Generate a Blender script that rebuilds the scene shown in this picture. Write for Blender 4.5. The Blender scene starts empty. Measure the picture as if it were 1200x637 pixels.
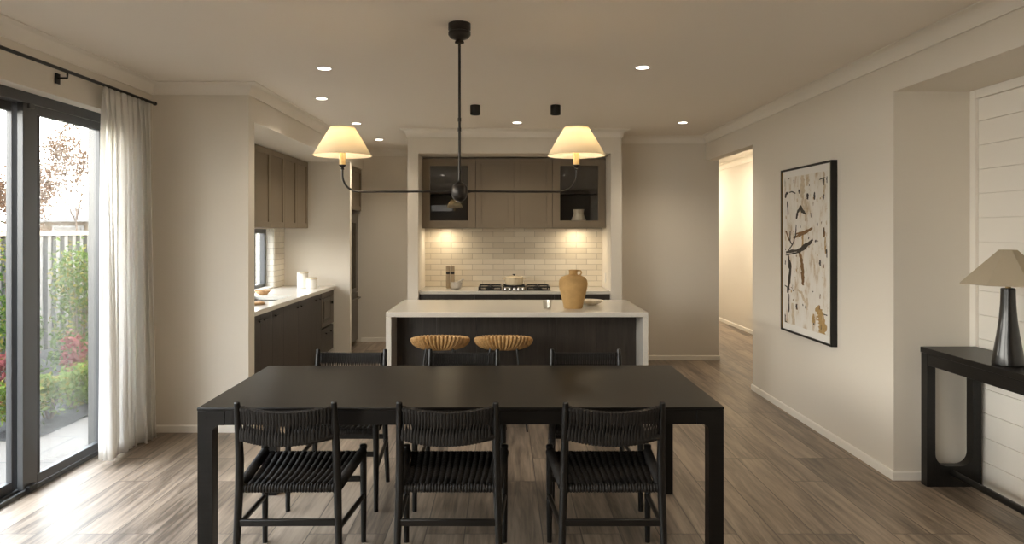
import bpy, math, random
from mathutils import Vector, Matrix
random.seed(7)
PI = math.pi
sc = bpy.context.scene
COL = sc.collection

# ------------------------------------------------------------------ materials
def _new(name):
    m = bpy.data.materials.new(name); m.use_nodes = True
    nt = m.node_tree; nt.nodes.clear()
    return m, nt, nt.nodes, nt.links

def mat(name, col, rough=.5, metal=0., spec=.5, var=0., vscale=8., stretch=(1, 1, 1), bump=0., bscale=40., coat=0., dark=None):
    m, nt, N, L = _new(name)
    o = N.new('ShaderNodeOutputMaterial'); b = N.new('ShaderNodeBsdfPrincipled')
    L.new(b.outputs[0], o.inputs[0])
    b.inputs['Roughness'].default_value = rough; b.inputs['Metallic'].default_value = metal
    b.inputs['Specular IOR Level'].default_value = spec; b.inputs['Coat Weight'].default_value = coat
    b.inputs['Base Color'].default_value = (*col, 1)
    tc = N.new('ShaderNodeTexCoord'); mp = N.new('ShaderNodeMapping'); mp.inputs['Scale'].default_value = stretch
    L.new(tc.outputs['Object'], mp.inputs[0])
    if var > 0:
        n = N.new('ShaderNodeTexNoise'); n.inputs['Scale'].default_value = vscale; n.inputs['Detail'].default_value = 5
        n.inputs['Roughness'].default_value = .62
        L.new(mp.outputs[0], n.inputs['Vector'])
        r = N.new('ShaderNodeValToRGB')
        d = dark or tuple(c*(1-var) for c in col)
        r.color_ramp.elements[0].position = .3; r.color_ramp.elements[1].position = .7
        r.color_ramp.elements[0].color = (*d, 1); r.color_ramp.elements[1].color = (*tuple(min(1, c*(1+var*.5)) for c in col), 1)
        L.new(n.outputs['Fac'], r.inputs[0]); L.new(r.outputs[0], b.inputs['Base Color'])
    if bump > 0:
        n2 = N.new('ShaderNodeTexNoise'); n2.inputs['Scale'].default_value = bscale; n2.inputs['Detail'].default_value = 3
        L.new(mp.outputs[0], n2.inputs['Vector'])
        bp = N.new('ShaderNodeBump'); bp.inputs['Strength'].default_value = bump; bp.inputs['Distance'].default_value = .004
        L.new(n2.outputs['Fac'], bp.inputs['Height']); L.new(bp.outputs[0], b.inputs['Normal'])
    return m

def emit(name, col, s):
    m, nt, N, L = _new(name)
    o = N.new('ShaderNodeOutputMaterial'); e = N.new('ShaderNodeEmission')
    e.inputs[0].default_value = (*col, 1); e.inputs[1].default_value = s
    L.new(e.outputs[0], o.inputs[0]); return m

def glass(name, tint=(1, 1, 1), ior=1.45, rough=0., boost=0.):
    m, nt, N, L = _new(name)
    o = N.new('ShaderNodeOutputMaterial'); t = N.new('ShaderNodeBsdfTransparent'); g = N.new('ShaderNodeBsdfGlossy')
    t.inputs[0].default_value = (*tint, 1); g.inputs['Roughness'].default_value = rough
    f = N.new('ShaderNodeFresnel'); f.inputs[0].default_value = ior
    a = N.new('ShaderNodeMath'); a.operation = 'ADD'; a.inputs[1].default_value = boost; a.use_clamp = True
    mx = N.new('ShaderNodeMixShader')
    geo = N.new('ShaderNodeNewGeometry'); im = N.new('ShaderNodeMix'); im.data_type = 'FLOAT'
    im.inputs[2].default_value = ior; im.inputs[3].default_value = 1/ior
    L.new(geo.outputs['Backfacing'], im.inputs[0]); L.new(im.outputs[0], f.inputs[0])
    L.new(f.outputs[0], a.inputs[0]); L.new(a.outputs[0], mx.inputs[0]); L.new(t.outputs[0], mx.inputs[1]); L.new(g.outputs[0], mx.inputs[2])
    L.new(mx.outputs[0], o.inputs[0]); return m

def cloth(name, col, trans=.4, bump=.3, bscale=(300, 300, 300)):
    m, nt, N, L = _new(name)
    o = N.new('ShaderNodeOutputMaterial'); d = N.new('ShaderNodeBsdfDiffuse'); t = N.new('ShaderNodeBsdfTranslucent')
    d.inputs[0].default_value = (*col, 1); t.inputs[0].default_value = (*col, 1)
    mx = N.new('ShaderNodeMixShader'); mx.inputs[0].default_value = trans
    tc = N.new('ShaderNodeTexCoord'); mp = N.new('ShaderNodeMapping'); mp.inputs['Scale'].default_value = bscale
    n = N.new('ShaderNodeTexNoise'); n.inputs['Scale'].default_value = 1.; n.inputs['Detail'].default_value = 2
    bp = N.new('ShaderNodeBump'); bp.inputs['Strength'].default_value = bump; bp.inputs['Distance'].default_value = .002
    L.new(tc.outputs['Object'], mp.inputs[0]); L.new(mp.outputs[0], n.inputs[0]); L.new(n.outputs[0], bp.inputs['Height'])
    L.new(bp.outputs[0], d.inputs['Normal'])
    L.new(d.outputs[0], mx.inputs[1]); L.new(t.outputs[0], mx.inputs[2]); L.new(mx.outputs[0], o.inputs[0]); return m

def brick_mat(name, c1, c2, mortar, bw, bh, ms, rough, axes, grain=None, bump=.3, offset=.5, rowfreq=2, spec=.5, gstretch=(30, 2.2, 30)):
    """axes: which world axes run along the brick length and its rows."""
    m, nt, N, L = _new(name)
    o = N.new('ShaderNodeOutputMaterial'); b = N.new('ShaderNodeBsdfPrincipled'); L.new(b.outputs[0], o.inputs[0])
    b.inputs['Specular IOR Level'].default_value = spec
    geo = N.new('ShaderNodeNewGeometry'); sp = N.new('ShaderNodeSeparateXYZ'); cb = N.new('ShaderNodeCombineXYZ')
    L.new(geo.outputs['Position'], sp.inputs[0])
    L.new(sp.outputs[axes[0]], cb.inputs[0]); L.new(sp.outputs[axes[1]], cb.inputs[1])
    br = N.new('ShaderNodeTexBrick'); br.inputs['Scale'].default_value = 1.
    br.offset = offset; br.offset_frequency = rowfreq
    br.inputs['Brick Width'].default_value = bw; br.inputs['Row Height'].default_value = bh; br.inputs['Mortar Size'].default_value = ms
    br.inputs['Mortar Smooth'].default_value = .1
    br.inputs['Color1'].default_value = (0, 0, 0, 1); br.inputs['Color2'].default_value = (1, 1, 1, 1); br.inputs['Mortar'].default_value = (.5, .5, .5, 1)
    L.new(cb.outputs[0], br.inputs['Vector'])
    mix = N.new('ShaderNodeMix'); mix.data_type = 'RGBA'
    mix.inputs[6].default_value = (*c1, 1); mix.inputs[7].default_value = (*c2, 1)
    bw_ = N.new('ShaderNodeRGBToBW'); L.new(br.outputs['Color'], bw_.inputs[0])
    fac = bw_.outputs[0]
    if grain:
        mp = N.new('ShaderNodeMapping'); mp.inputs['Scale'].default_value = gstretch
        L.new(geo.outputs['Position'], mp.inputs[0])
        n = N.new('ShaderNodeTexNoise'); n.noise_dimensions = '4D'; n.inputs['Scale'].default_value = .5; n.inputs['Detail'].default_value = 6
        n.inputs['Roughness'].default_value = .62; n.inputs['Distortion'].default_value = .8
        k = N.new('ShaderNodeMath'); k.operation = 'MULTIPLY'; k.inputs[1].default_value = 37.
        L.new(fac, k.inputs[0]); L.new(k.outputs[0], n.inputs['W']); L.new(mp.outputs[0], n.inputs['Vector'])
        mp2 = N.new('ShaderNodeMapping'); mp2.inputs['Scale'].default_value = (5, .9, 5)
        L.new(geo.outputs['Position'], mp2.inputs[0])
        n2 = N.new('ShaderNodeTexNoise'); n2.noise_dimensions = '4D'; n2.inputs['Scale'].default_value = 1.; n2.inputs['Detail'].default_value = 3
        L.new(k.outputs[0], n2.inputs['W']); L.new(mp2.outputs[0], n2.inputs['Vector'])
        a1 = N.new('ShaderNodeMath'); a1.operation = 'MULTIPLY_ADD'; a1.inputs[1].default_value = grain; a1.inputs[2].default_value = -.5*grain
        L.new(n.outputs['Fac'], a1.inputs[0])
        a2 = N.new('ShaderNodeMath'); a2.operation = 'MULTIPLY_ADD'; a2.inputs[1].default_value = 1.5; a2.inputs[2].default_value = -.75
        L.new(n2.outputs['Fac'], a2.inputs[0])
        s1 = N.new('ShaderNodeMath'); s1.operation = 'ADD'; L.new(a1.outputs[0], s1.inputs[0]); L.new(a2.outputs[0], s1.inputs[1])
        h = N.new('ShaderNodeMath'); h.operation = 'MULTIPLY_ADD'; h.inputs[1].default_value = .42; h.inputs[2].default_value = .3
        L.new(fac, h.inputs[0])
        s2 = N.new('ShaderNodeMath'); s2.operation = 'ADD'; s2.use_clamp = True; L.new(h.outputs[0], s2.inputs[0]); L.new(s1.outputs[0], s2.inputs[1])
        fac = s2.outputs[0]
    L.new(fac, mix.inputs[0])
    mix2 = N.new('ShaderNodeMix'); mix2.data_type = 'RGBA'; mix2.inputs[7].default_value = (*mortar, 1)
    L.new(br.outputs['Fac'], mix2.inputs[0]); L.new(mix.outputs[2], mix2.inputs[6]); L.new(mix2.outputs[2], b.inputs['Base Color'])
    rr = N.new('ShaderNodeMath'); rr.operation = 'MULTIPLY_ADD'; rr.inputs[1].default_value = .1; rr.inputs[2].default_value = rough
    L.new(fac, rr.inputs[0]); L.new(rr.outputs[0], b.inputs['Roughness'])
    inv = N.new('ShaderNodeMath'); inv.operation = 'SUBTRACT'; inv.inputs[0].default_value = 1.
    L.new(br.outputs['Fac'], inv.inputs[1])
    nb = N.new('ShaderNodeTexNoise'); nb.inputs['Scale'].default_value = 14.; L.new(geo.outputs['Position'], nb.inputs['Vector'])
    ad = N.new('ShaderNodeMath'); ad.operation = 'MULTIPLY_ADD'; ad.inputs[1].default_value = .35
    L.new(nb.outputs['Fac'], ad.inputs[0]); L.new(inv.outputs[0], ad.inputs[2])
    bp = N.new('ShaderNodeBump'); bp.inputs['Strength'].default_value = bump; bp.inputs['Distance'].default_value = .003
    L.new(ad.outputs[0], bp.inputs['Height']); L.new(bp.outputs[0], b.inputs['Normal'])
    return m

M = {}
M['wall'] = mat('wall_paint', (.75, .70, .62), .75, spec=.25, bump=.05, bscale=120)
M['rearwall'] = mat('dark_rear_wall_paint', (.10, .092, .085), .8, spec=.2)  # unseen rear wall, made dark to cut reflections and fill light
M['ceiling'] = mat('ceiling_paint', (.88, .83, .76), .85, spec=.2, bump=.04, bscale=120)
M['trim'] = mat('trim_paint', (.86, .82, .75), .55, spec=.35)
M['floor'] = brick_mat('plank_floor', (.085, .064, .047), (.365, .286, .216), (.085, .067, .052), 1.2, .2, .003, .36, (1, 0), grain=2.5, bump=.22, gstretch=(60, 4., 60), offset=.37, rowfreq=3)
M['tile'] = brick_mat('splash_tile', (.68, .605, .49), (.78, .71, .59), (.47, .41, .33), .255, .0675, .003, .12, (0, 2), bump=.55)
M['tile_side'] = brick_mat('splash_tile_side', (.68, .605, .49), (.78, .71, .59), (.47, .41, .33), .255, .0675, .003, .12, (1, 2), bump=.55)
M['tile_reveal'] = brick_mat('splash_tile_reveal', (.70, .66, .58), (.82, .78, .70), (.50, .44, .36), .255, .0675, .003, .12, (0, 2), bump=.5)
M['paver'] = brick_mat('paver', (.062, .051, .040), (.092, .078, .063), (.030, .026, .021), .6, .6, .009, .6, (0, 1), grain=.7, bump=.2, gstretch=(4, 4, 4))
M['stone'] = mat('stone_top', (.66, .63, .57), .14, var=.12, vscale=160)
M['darkwood'] = mat('dark_wood_veneer', (.036, .028, .0225), .42, var=.5, vscale=3., stretch=(16, 16, 1.2), bump=.12, bscale=14)
M['blackwood'] = mat('black_stained_timber', (.0046, .0037, .0030), .32, spec=.24, var=.4, vscale=3., stretch=(2, 22, 22), bump=.12, bscale=12)
M['blackpost'] = mat('black_stained_round_timber', (.0046, .0038, .0032), .34, spec=.34, var=.35, vscale=6., stretch=(9, 9, 1))
M['rope'] = mat('black_paper_cord', (.0115, .0092, .0076), .6, spec=.25, var=.45, vscale=60., bump=.5, bscale=260)
M['taupe'] = mat('taupe_cabinet_paint', (.235, .188, .135), .42, spec=.4)
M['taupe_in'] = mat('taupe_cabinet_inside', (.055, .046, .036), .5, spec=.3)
M['alu'] = mat('charcoal_aluminium', (.095, .096, .098), .42, metal=.35, spec=.5)
M['alu_lt'] = mat('grey_aluminium', (.12, .12, .118), .4, metal=.5)
M['black'] = mat('black_metal', (.014, .013, .012), .4, metal=.3)
M['bronze'] = mat('dark_bronze', (.034, .028, .023), .36, metal=.45, var=.4, vscale=30)
M['glass'] = glass('window_glass', (.97, .98, .97))
M['cabglass'] = glass('cabinet_glass', (.94, .93, .91), ior=1.5, boost=.025)
M['tint'] = glass('tinted_glass', (.22, .22, .22))
M['clear'] = glass('tumbler_glass', (.93, .93, .92), ior=1.5, boost=.05)
M['linen'] = cloth('curtain_linen', (.95, .94, .92), .55, .35, (260, 260, 260))
M['shade'] = cloth('lamp_shade_fabric', (.94, .87, .73), .6, .2, (400, 400, 400))
M['shade2'] = cloth('table_lamp_linen', (.52, .45, .34), .2, .35, (350, 350, 350))
M['candle'] = cloth('candle_sleeve_card', (.86, .70, .38), .35, .1, (50, 50, 50))
M['bulb'] = emit('bulb_glow', (1, .74, .42), 4.)
M['lens'] = emit('downlight_glow', (1, .93, .82), 4.)
M['white'] = mat('white_plastic', (.78, .76, .72), .45)
M['rattan'] = mat('rattan', (.52, .31, .125), .5, var=.45, vscale=55, bump=.6, bscale=190)
M['ochre'] = mat('ochre_stoneware', (.50, .315, .13), .8, spec=.25, var=.18, vscale=10, bump=.25, bscale=220)
M['ceramic'] = mat('cream_ceramic', (.66, .58, .45), .22, var=.08, vscale=30)
M['ceramic2'] = mat('white_ceramic', (.74, .71, .65), .3)
M['glaze'] = mat('pale_glaze', (.88, .82, .70), .2)
M['grey_ceramic'] = mat('grey_stone_mortar', (.50, .46, .41), .5, var=.15, vscale=40)
M['enamel'] = mat('cream_enamel', (.80, .67, .47), .16)
M['bowl'] = mat('pale_stoneware', (.80, .72, .58), .4, var=.12, vscale=25)
M['mill'] = mat('pale_timber_mill', (.42, .33, .225), .5, var=.2, vscale=4, stretch=(20, 20, 2))
M['board'] = mat('honey_timber', (.44, .26, .12), .45, var=.3, vscale=4, stretch=(18, 2, 18))
M['steel'] = mat('stainless_steel', (.42, .40, .37), .25, metal=.95)
M['darksteel'] = mat('dark_stainless', (.14, .118, .092), .30, metal=.85)
M['ovenglass'] = mat('oven_black_glass', (.02, .018, .016), .1)
M['iron'] = mat('cast_iron', (.012, .012, .012), .55)
M['lampbase'] = mat('black_glazed_lamp', (.012, .011, .0105), .28, coat=.3, var=.3, vscale=20)
M['console'] = mat('black_oak', (.009, .0078, .0067), .36, spec=.35, var=.5, vscale=3, stretch=(16, 2, 16), bump=.2, bscale=14)
M['matboard'] = mat('white_mount', (.80, .78, .74), .7)
M['pdark'] = mat('paint_dark', (.045, .038, .028), .6, var=.6, vscale=60)
M['pbrown'] = mat('paint_brown', (.22, .115, .035), .6, var=.5, vscale=60)
M['pgold'] = mat('paint_ochre', (.46, .30, .12), .6, var=.3, vscale=50)
M['ppale'] = mat('paint_pale_ochre', (.62, .52, .38), .65, var=.2, vscale=40)
M['brass'] = mat('aged_brass', (.30, .21, .09), .35, metal=.8)
M['mulch'] = mat('mulch', (.010, .008, .0065), .9, var=.6, vscale=50, bump=1., bscale=60)
M['fence'] = mat('fence_steel', (.055, .052, .047), .5, metal=.1)
M['fence_cap'] = mat('fence_cap', (.19, .165, .125), .5)
M['lawn'] = mat('ground_soil', (.16, .14, .10), .9, var=.4, vscale=6)
M['bark'] = mat('bark', (.09, .062, .045), .85, var=.4, vscale=20, stretch=(3, 3, .6))
def leafmat(n, c):
    c = tuple(.40*v for v in c)
    return cloth(n, c, .35, 0.)
M['leaf_green'] = leafmat('leaf_green', (.16, .25, .05))
M['leaf_lime'] = leafmat('leaf_lime', (.27, .37, .08))
M['leaf_gold'] = leafmat('leaf_gold', (.42, .36, .08))
M['leaf_deep'] = leafmat('leaf_deep', (.07, .14, .035))
M['leaf_red'] = leafmat('leaf_red', (.40, .12, .12))
M['leaf_pink'] = leafmat('leaf_pink', (.52, .22, .20))
M['leaf_dry'] = leafmat('leaf_dry', (.20, .12, .075))
M['leaf_pale'] = leafmat('leaf_pale', (.28, .21, .16))
M['render'] = mat('house_render', (.11, .088, .064), .8)
M['rooftile'] = mat('roof_tile', (.03, .029, .028), .7, var=.2, vscale=20)
def canvas_mat():
    m, nt, N, L = _new('abstract_ground'); o = N.new('ShaderNodeOutputMaterial'); b = N.new('ShaderNodeBsdfPrincipled'); L.new(b.outputs[0], o.inputs[0])
    b.inputs['Roughness'].default_value = .7
    tc = N.new('ShaderNodeTexCoord'); mp = N.new('ShaderNodeMapping'); mp.inputs['Scale'].default_value = (1, 6, 2.4); L.new(tc.outputs['Object'], mp.inputs[0])
    n = N.new('ShaderNodeTexNoise'); n.inputs['Scale'].default_value = 1.6; n.inputs['Detail'].default_value = 7; n.inputs['Roughness'].default_value = .7; L.new(mp.outputs[0], n.inputs[0])
    r = N.new('ShaderNodeValToRGB'); e = r.color_ramp.elements
    e[0].position = .27; e[0].color = (.22, .14, .06, 1); e[1].position = .47; e[1].color = (.76, .72, .65, 1)
    x = e.new(.37); x.color = (.55, .43, .29, 1); y = e.new(.62); y.color = (.80, .77, .72, 1); z = e.new(.78); z.color = (.58, .55, .50, 1)
    L.new(n.outputs[0], r.inputs[0]); L.new(r.outputs[0], b.inputs['Base Color']); return m
M['canvas'] = canvas_mat()

# ------------------------------------------------------------------ mesh builder
class MB:
    def __init__(s): s.v = []; s.f = []; s.m = []; s.cur = 0
    def _f(s, idx): s.f.append(tuple(idx)); s.m.append(s.cur)
    def box(s, x0, x1, y0, y1, z0, z1):
        b = len(s.v)
        s.v += [(x0, y0, z0), (x1, y0, z0), (x1, y1, z0), (x0, y1, z0), (x0, y0, z1), (x1, y0, z1), (x1, y1, z1), (x0, y1, z1)]
        for q in ((0, 3, 2, 1), (4, 5, 6, 7), (0, 1, 5, 4), (1, 2, 6, 5), (2, 3, 7, 6), (3, 0, 4, 7)): s._f([b+i for i in q])
        return s
    def prism(s, poly, a, b_, axis):
        """poly: 2D outline extruded from a to b_ along axis (0 x: poly=(y,z); 1 y: (x,z); 2 z: (x,y))"""
        n = len(poly); b = len(s.v)
        for t in (a, b_):
            for p in poly:
                s.v.append((t, p[0], p[1]) if axis == 0 else (p[0], t, p[1]) if axis == 1 else (p[0], p[1], t))
        s._f([b+i for i in reversed(range(n))]); s._f([b+n+i for i in range(n)])
        for i in range(n): s._f([b+i, b+(i+1) % n, b+n+(i+1) % n, b+n+i])
        return s
    def tube(s, pts, r, seg=10, closed=False, flat=None, up=None):
        pts = [Vector(p) for p in pts]; n = len(pts); b = len(s.v)
        rr = r if isinstance(r, (list, tuple)) else [r]*n
        ref = Vector(up) if up else None
        prev = None
        for i, p in enumerate(pts):
            t = (pts[(i+1) % n]-pts[(i-1) % n]) if closed else (pts[min(i+1, n-1)]-pts[max(i-1, 0)])
            t.normalize()
            if prev is None or ref:
                u = ref if ref else (Vector((0, 0, 1)) if abs(t.z) < .9 else Vector((1, 0, 0)))
                a = u-t*u.dot(t); a.normalize()
            else:
                a = prev-t*prev.dot(t); a.normalize()
            prev = a; c = t.cross(a)
            for k in range(seg):
                w = 2*PI*k/seg
                fl = flat if flat else 1.
                s.v.append(tuple(p+a*math.cos(w)*rr[i]*fl+c*math.sin(w)*rr[i]))
        for i in range(n if closed else n-1):
            for k in range(seg):
                s._f([b+i*seg+k, b+i*seg+(k+1) % seg, b+((i+1) % n)*seg+(k+1) % seg, b+((i+1) % n)*seg+k])
        if not closed:
            s._f([b+k for k in reversed(range(seg))]); s._f([b+(n-1)*seg+k for k in range(seg)])
        return s
    def lathe(s, prof, c=(0, 0, 0), seg=32, caps=True, rot=0., sx=1., sy=1.):
        b = len(s.v); n = len(prof)
        for r, z in prof:
            for k in range(seg):
                w = 2*PI*k/seg+rot
                s.v.append((c[0]+r*math.cos(w)*sx, c[1]+r*math.sin(w)*sy, c[2]+z))
        for i in range(n-1):
            for k in range(seg):
                s._f([b+i*seg+k, b+i*seg+(k+1) % seg, b+(i+1)*seg+(k+1) % seg, b+(i+1)*seg+k])
        if caps:
            s._f([b+k for k in reversed(range(seg))]); s._f([b+(n-1)*seg+k for k in range(seg)])
        return s
    def sweep(s, path, prof, z0=0., closed=False):
        """profile (offset to the right of travel, z) swept along an XY polyline with mitred corners"""
        n = len(path); P = [Vector(p) for p in path]; b = len(s.v); k = len(prof)
        for i in range(n):
            d0 = (P[i]-P[i-1]).normalized() if i > 0 else None
            d1 = (P[i+1]-P[i]).normalized() if i < n-1 else None
            d0 = d0 or d1; d1 = d1 or d0
            n0 = Vector((d0.y, -d0.x)); n1 = Vector((d1.y, -d1.x))
            mv = n0+n1; mv = mv/max(mv.dot(n0), 1e-6) if mv.length > 1e-6 else n0
            for o, z in prof: s.v.append((P[i].x+mv.x*o, P[i].y+mv.y*o, z0+z))
        for i in range(n-1):
            for j in range(k): s._f([b+i*k+j, b+i*k+(j+1) % k, b+(i+1)*k+(j+1) % k, b+(i+1)*k+j])
        s._f([b+j for j in reversed(range(k))]); s._f([b+(n-1)*k+j for j in range(k)])
        return s
    def quad(s, a, b_, c, d):
        b = len(s.v); s.v += [tuple(a), tuple(b_), tuple(c), tuple(d)]; s._f([b, b+1, b+2, b+3]); return s
    def build(s, name, mats, parent=None, bev=0., smooth=True, solid=0., ang=35, seg=2):
        me = bpy.data.meshes.new(name); me.from_pydata(s.v, [], s.f); me.update()
        ml = mats if isinstance(mats, (list, tuple)) else [mats]
        for m in ml: me.materials.append(m)
        if len(ml) > 1: me.polygons.foreach_set('material_index', s.m)
        import bmesh
        bm = bmesh.new(); bm.from_mesh(me); bmesh.ops.recalc_face_normals(bm, faces=bm.faces) if not getattr(s, 'raw', False) else None; bm.to_mesh(me); bm.free()
        if smooth:
            me.polygons.foreach_set('use_smooth', [True]*len(me.polygons)); me.set_sharp_from_angle(angle=math.radians(ang))
        o = bpy.data.objects.new(name, me); COL.objects.link(o)
        if parent is not None: o.parent = parent
        if solid:
            md = o.modifiers.new('solid', 'SOLIDIFY'); md.thickness = solid; md.offset = 0
        if bev:
            md = o.modifiers.new('bevel', 'BEVEL'); md.width = bev; md.segments = seg; md.limit_method = 'ANGLE'; md.angle_limit = math.radians(40)
        return o

def tag(o, label=None, cat=None, group=None, kind=None):
    if label: o['label'] = label
    if cat: o['category'] = cat
    if group: o['group'] = group
    if kind: o['kind'] = kind
    return o
def thing(name, loc, label, cat, rz=0., group=None):
    o = bpy.data.objects.new(name, None); COL.objects.link(o); o.empty_display_size = .1
    o.location = loc; o.rotation_euler = (0, 0, rz)
    return tag(o, label, cat, group)
def dup(root, loc, label, rz=None):
    r = root.copy(); COL.objects.link(r); r.location = loc; r['label'] = label
    if rz is not None: r.rotation_euler = (0, 0, rz)
    for ch in list(root.children):
        c = ch.copy(); COL.objects.link(c); c.parent = r
        for g in list(ch.children):
            d = g.copy(); COL.objects.link(d); d.parent = c
    return r
def struct(mb, name, m, parent=None, bev=0., smooth=False, **k):
    o = mb.build(name, m, parent, bev=bev, smooth=smooth, **k)
    if parent is None: o['kind'] = 'structure'
    return o
def light(kind, name, loc, power, col, parent=None, rot=(0, 0, 0), **k):
    l = bpy.data.lights.new(name, kind); l.energy = power; l.color = col
    for a, v in k.items(): setattr(l, a, v)
    o = bpy.data.objects.new(name, l); COL.objects.link(o); o.location = loc; o.rotation_euler = rot
    if parent: o.parent = parent
    return o

# ------------------------------------------------------------------ the room
CH = 2.70                      # ceiling
LX, RX = -2.72, 2.445          # left and right walls of the dining area
KX = -1.975                    # plane of the kitchen opening on the left
NY = 5.42                      # nib wall that faces the camera
EY = 8.45                      # end wall on the right
PY = 7.90                      # front of the cooking alcove
BY = -3.2                      # wall behind the camera
FY = 9.85                      # far wall of the passage
HX = 3.76                      # far wall of the hallway
DOOR_H = 2.38

struct(MB().box(-2.82, 4.0, BY-.2, 14.2, -.12, 0), 'floor', M['floor'])
struct(MB().box(-3.15, 4.2, BY-.3, 14.4, CH, CH+.14), 'ceiling', M['ceiling'])
# left wall of the dining area with the sliding door opening (y 1.0 .. 5.0)
DY0, DY1 = 1.0, 5.0
EY0, EY1 = -2.9, .55  # opening for the added second door
w = MB(); w.box(LX-.22, LX, BY, EY0, 0, CH).box(LX-.22, LX, EY1, DY0, 0, CH).box(LX-.22, LX, DY1, NY+.12, 0, CH).box(LX-.22, LX, DY0, DY1, DOOR_H, CH).box(LX-.22, LX, EY0, EY1, DOOR_H, CH)
struct(w, 'wall_left', M['wall'])
# nib wall facing the camera
struct(MB().box(LX-.22, KX, NY, NY+.13, 0, CH), 'wall_nib', M['wall'])
# bulkhead above the left kitchen opening
struct(MB().box(KX-.13, KX, NY+.13, FY, 2.42, CH), 'wall_bulkhead', M['wall'])
struct(MB().box(-2.95, KX-.13, NY+.13, FY, 2.42, 2.5), 'wall_kitchen_soffit', M['wall'])
# outer wall of the left kitchen run, with its window
KW = -2.75; WY0, WY1, WZ1 = 5.75, 8.38, 1.58
w = MB(); w.box(KW-.2, KW, NY+.13, WY0, 0, CH).box(KW-.2, KW, WY1, FY+.1, 0, CH).box(KW-.2, KW, WY0, WY1, 0, .895).box(KW-.2, KW, WY0, WY1, WZ1, CH)
struct(w, 'wall_kitchen_left', M['wall'])
struct(MB().box(KW, KW+.012, WY1, 8.74, .875, 1.6), 'wall_kitchen_tile', M['tile_side'])
struct(MB().box(KW-.075, KW, WY1-.012, WY1, .895, 1.58), 'trim_7', M['tile_reveal'])
# end panel between bench and fridge
struct(MB().box(-2.75, -1.918, 8.74, 8.83, 0, 2.42), 'wall_fridge_return', M['wall'])
# far wall of the passage
struct(MB().box(-2.95, -.9, FY, FY+.15, 0, CH), 'wall_passage', M['wall'])
# the cooking alcove: two piers, head and back
AL, AR, OL, OR = -.963, 1.214, -1.083, 1.337
AB = 8.60
w = MB(); w.box(OL, AL, PY, FY, 0, CH).box(AR, OR, PY, FY, 0, CH).box(AL, AR, PY, AB+.15, 2.433, CH).box(AL, AR, AB, AB+.15, 0, 2.433)
struct(w, 'wall_alcove', M['wall'])
struct(MB().box(AL+.001, AR-.001, AB-.012, AB, .84, 1.62), 'wall_splashback', M['tile'])
# end wall to the right of the alcove and the hallway behind it
w = MB(); w.box(OR, 2.60, EY, EY+.14, 0, CH).box(2.46, 2.60, EY+.14, 14, 0, CH)
struct(w, 'wall_end', M['wall'])
# right wall: niche near the camera, painting wall, head over the hallway opening
NB, NY1, NY0, NH = 2.95, 4.384, 1.7, 2.43
HY = 6.864
w = MB(); w.box(RX, RX+.12, NY1+.0, HY, 0, CH).box(RX, RX+.12, HY, EY, 2.405, CH)
w.box(RX+.12, NB+.12, NY1, NY1+.12, 0, CH).box(NB, NB+.12, NY0, NY1, 0, CH).box(RX, NB, NY0, NY1, NH, CH).box(RX, NB+.12, BY, NY0, 0, CH)
struct(w, 'wall_right', M['wall'])
# hallway
w = MB(); w.box(HX, HX+.14, 5.2, 14, 0, CH).box(RX+.12, HX, 5.2, 5.32, 0, CH).box(2.46, HX+.14, 13.9, 14.05, 0, CH)
struct(w, 'wall_hall', M['wall'])
# wall behind the camera with a small added window
w = MB(); w.box(LX-.2, -2.1, BY-.18, BY, 0, CH).box(-1.4, 3.1, BY-.18, BY, 0, CH).box(-2.1, -1.4, BY-.18, BY, 0, 2.06).box(-2.1, -1.4, BY-.18, BY, 2.35, CH)
struct(w, 'wall_rear', M['rearwall'])

# coved cornice, one run round the room, and one in the hallway
cove = [(0, CH-.092), (0, CH), (.078, CH), (.076, CH-.008)]
cove = [(0, CH), (.080, CH), (.080, CH-.007), (.072, CH-.009)]
for i in range(1, 8):
    a = PI/2*i/8
    cove.append((.072-.058*math.sin(a), CH-.009-.070*(1-math.cos(a))))
cove += [(.012, CH-.080), (.012, CH-.090), (0, CH-.090)]
struct(MB().sweep([(LX, BY), (LX, NY), (KX, NY), (KX, FY), (OL, FY), (OL, PY), (OR, PY), (OR, EY), (RX, EY), (RX, BY)], cove), 'trim_1', M['trim'], smooth=True, ang=30)
struct(MB().sweep([(2.60, 13.9), (HX, 13.9), (HX, 5.32)], cove), 'trim_2', M['trim'], smooth=True, ang=30)
# baseboards
bb = [(0, 0), (.013, 0), (.013, .048), (.009, .056), (0, .056)]
struct(MB().sweep([(LX, DY1+.05), (LX, NY), (KX, NY), (KX, NY+.13)], bb), 'baseboard_left', M['trim'])
struct(MB().sweep([(RX+.12, HY), (RX, HY), (RX, NY1), (NB, NY1)][::1], bb), 'baseboard_right', M['trim'])
struct(MB().sweep([(OR, EY), (2.60, EY), (2.60, 13.9)], [(o, z) for o, z in bb]), 'baseboard_end', M['trim'])
struct(MB().sweep([(-2.0, FY), (OL, FY), (OL, PY), (AL, PY)], bb), 'baseboard_passage', M['trim'])
struct(MB().sweep([(2.60, 13.9), (HX, 13.9), (HX, 5.32)], bb), 'baseboard_hall', M['trim'])
# white panelled back of the niche
fr = MB(); fr.box(NB-.03, NB, NY1-.055, NY1-.0, 0, NH).box(NB-.03, NB, NY0, NY1-.055, NH-.055, NH)
struct(fr, 'trim_3', M['trim'], bev=.003)
pn = MB()
z = .0
while z < NH-.06:
    z1 = min(z+.148, NH-.056); pn.box(NB-.012, NB+.001, NY0, NY1-.056, z+.0007, z1-.0007); z += .149
struct(pn, 'trim_4', M['trim'], bev=.0015)

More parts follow.
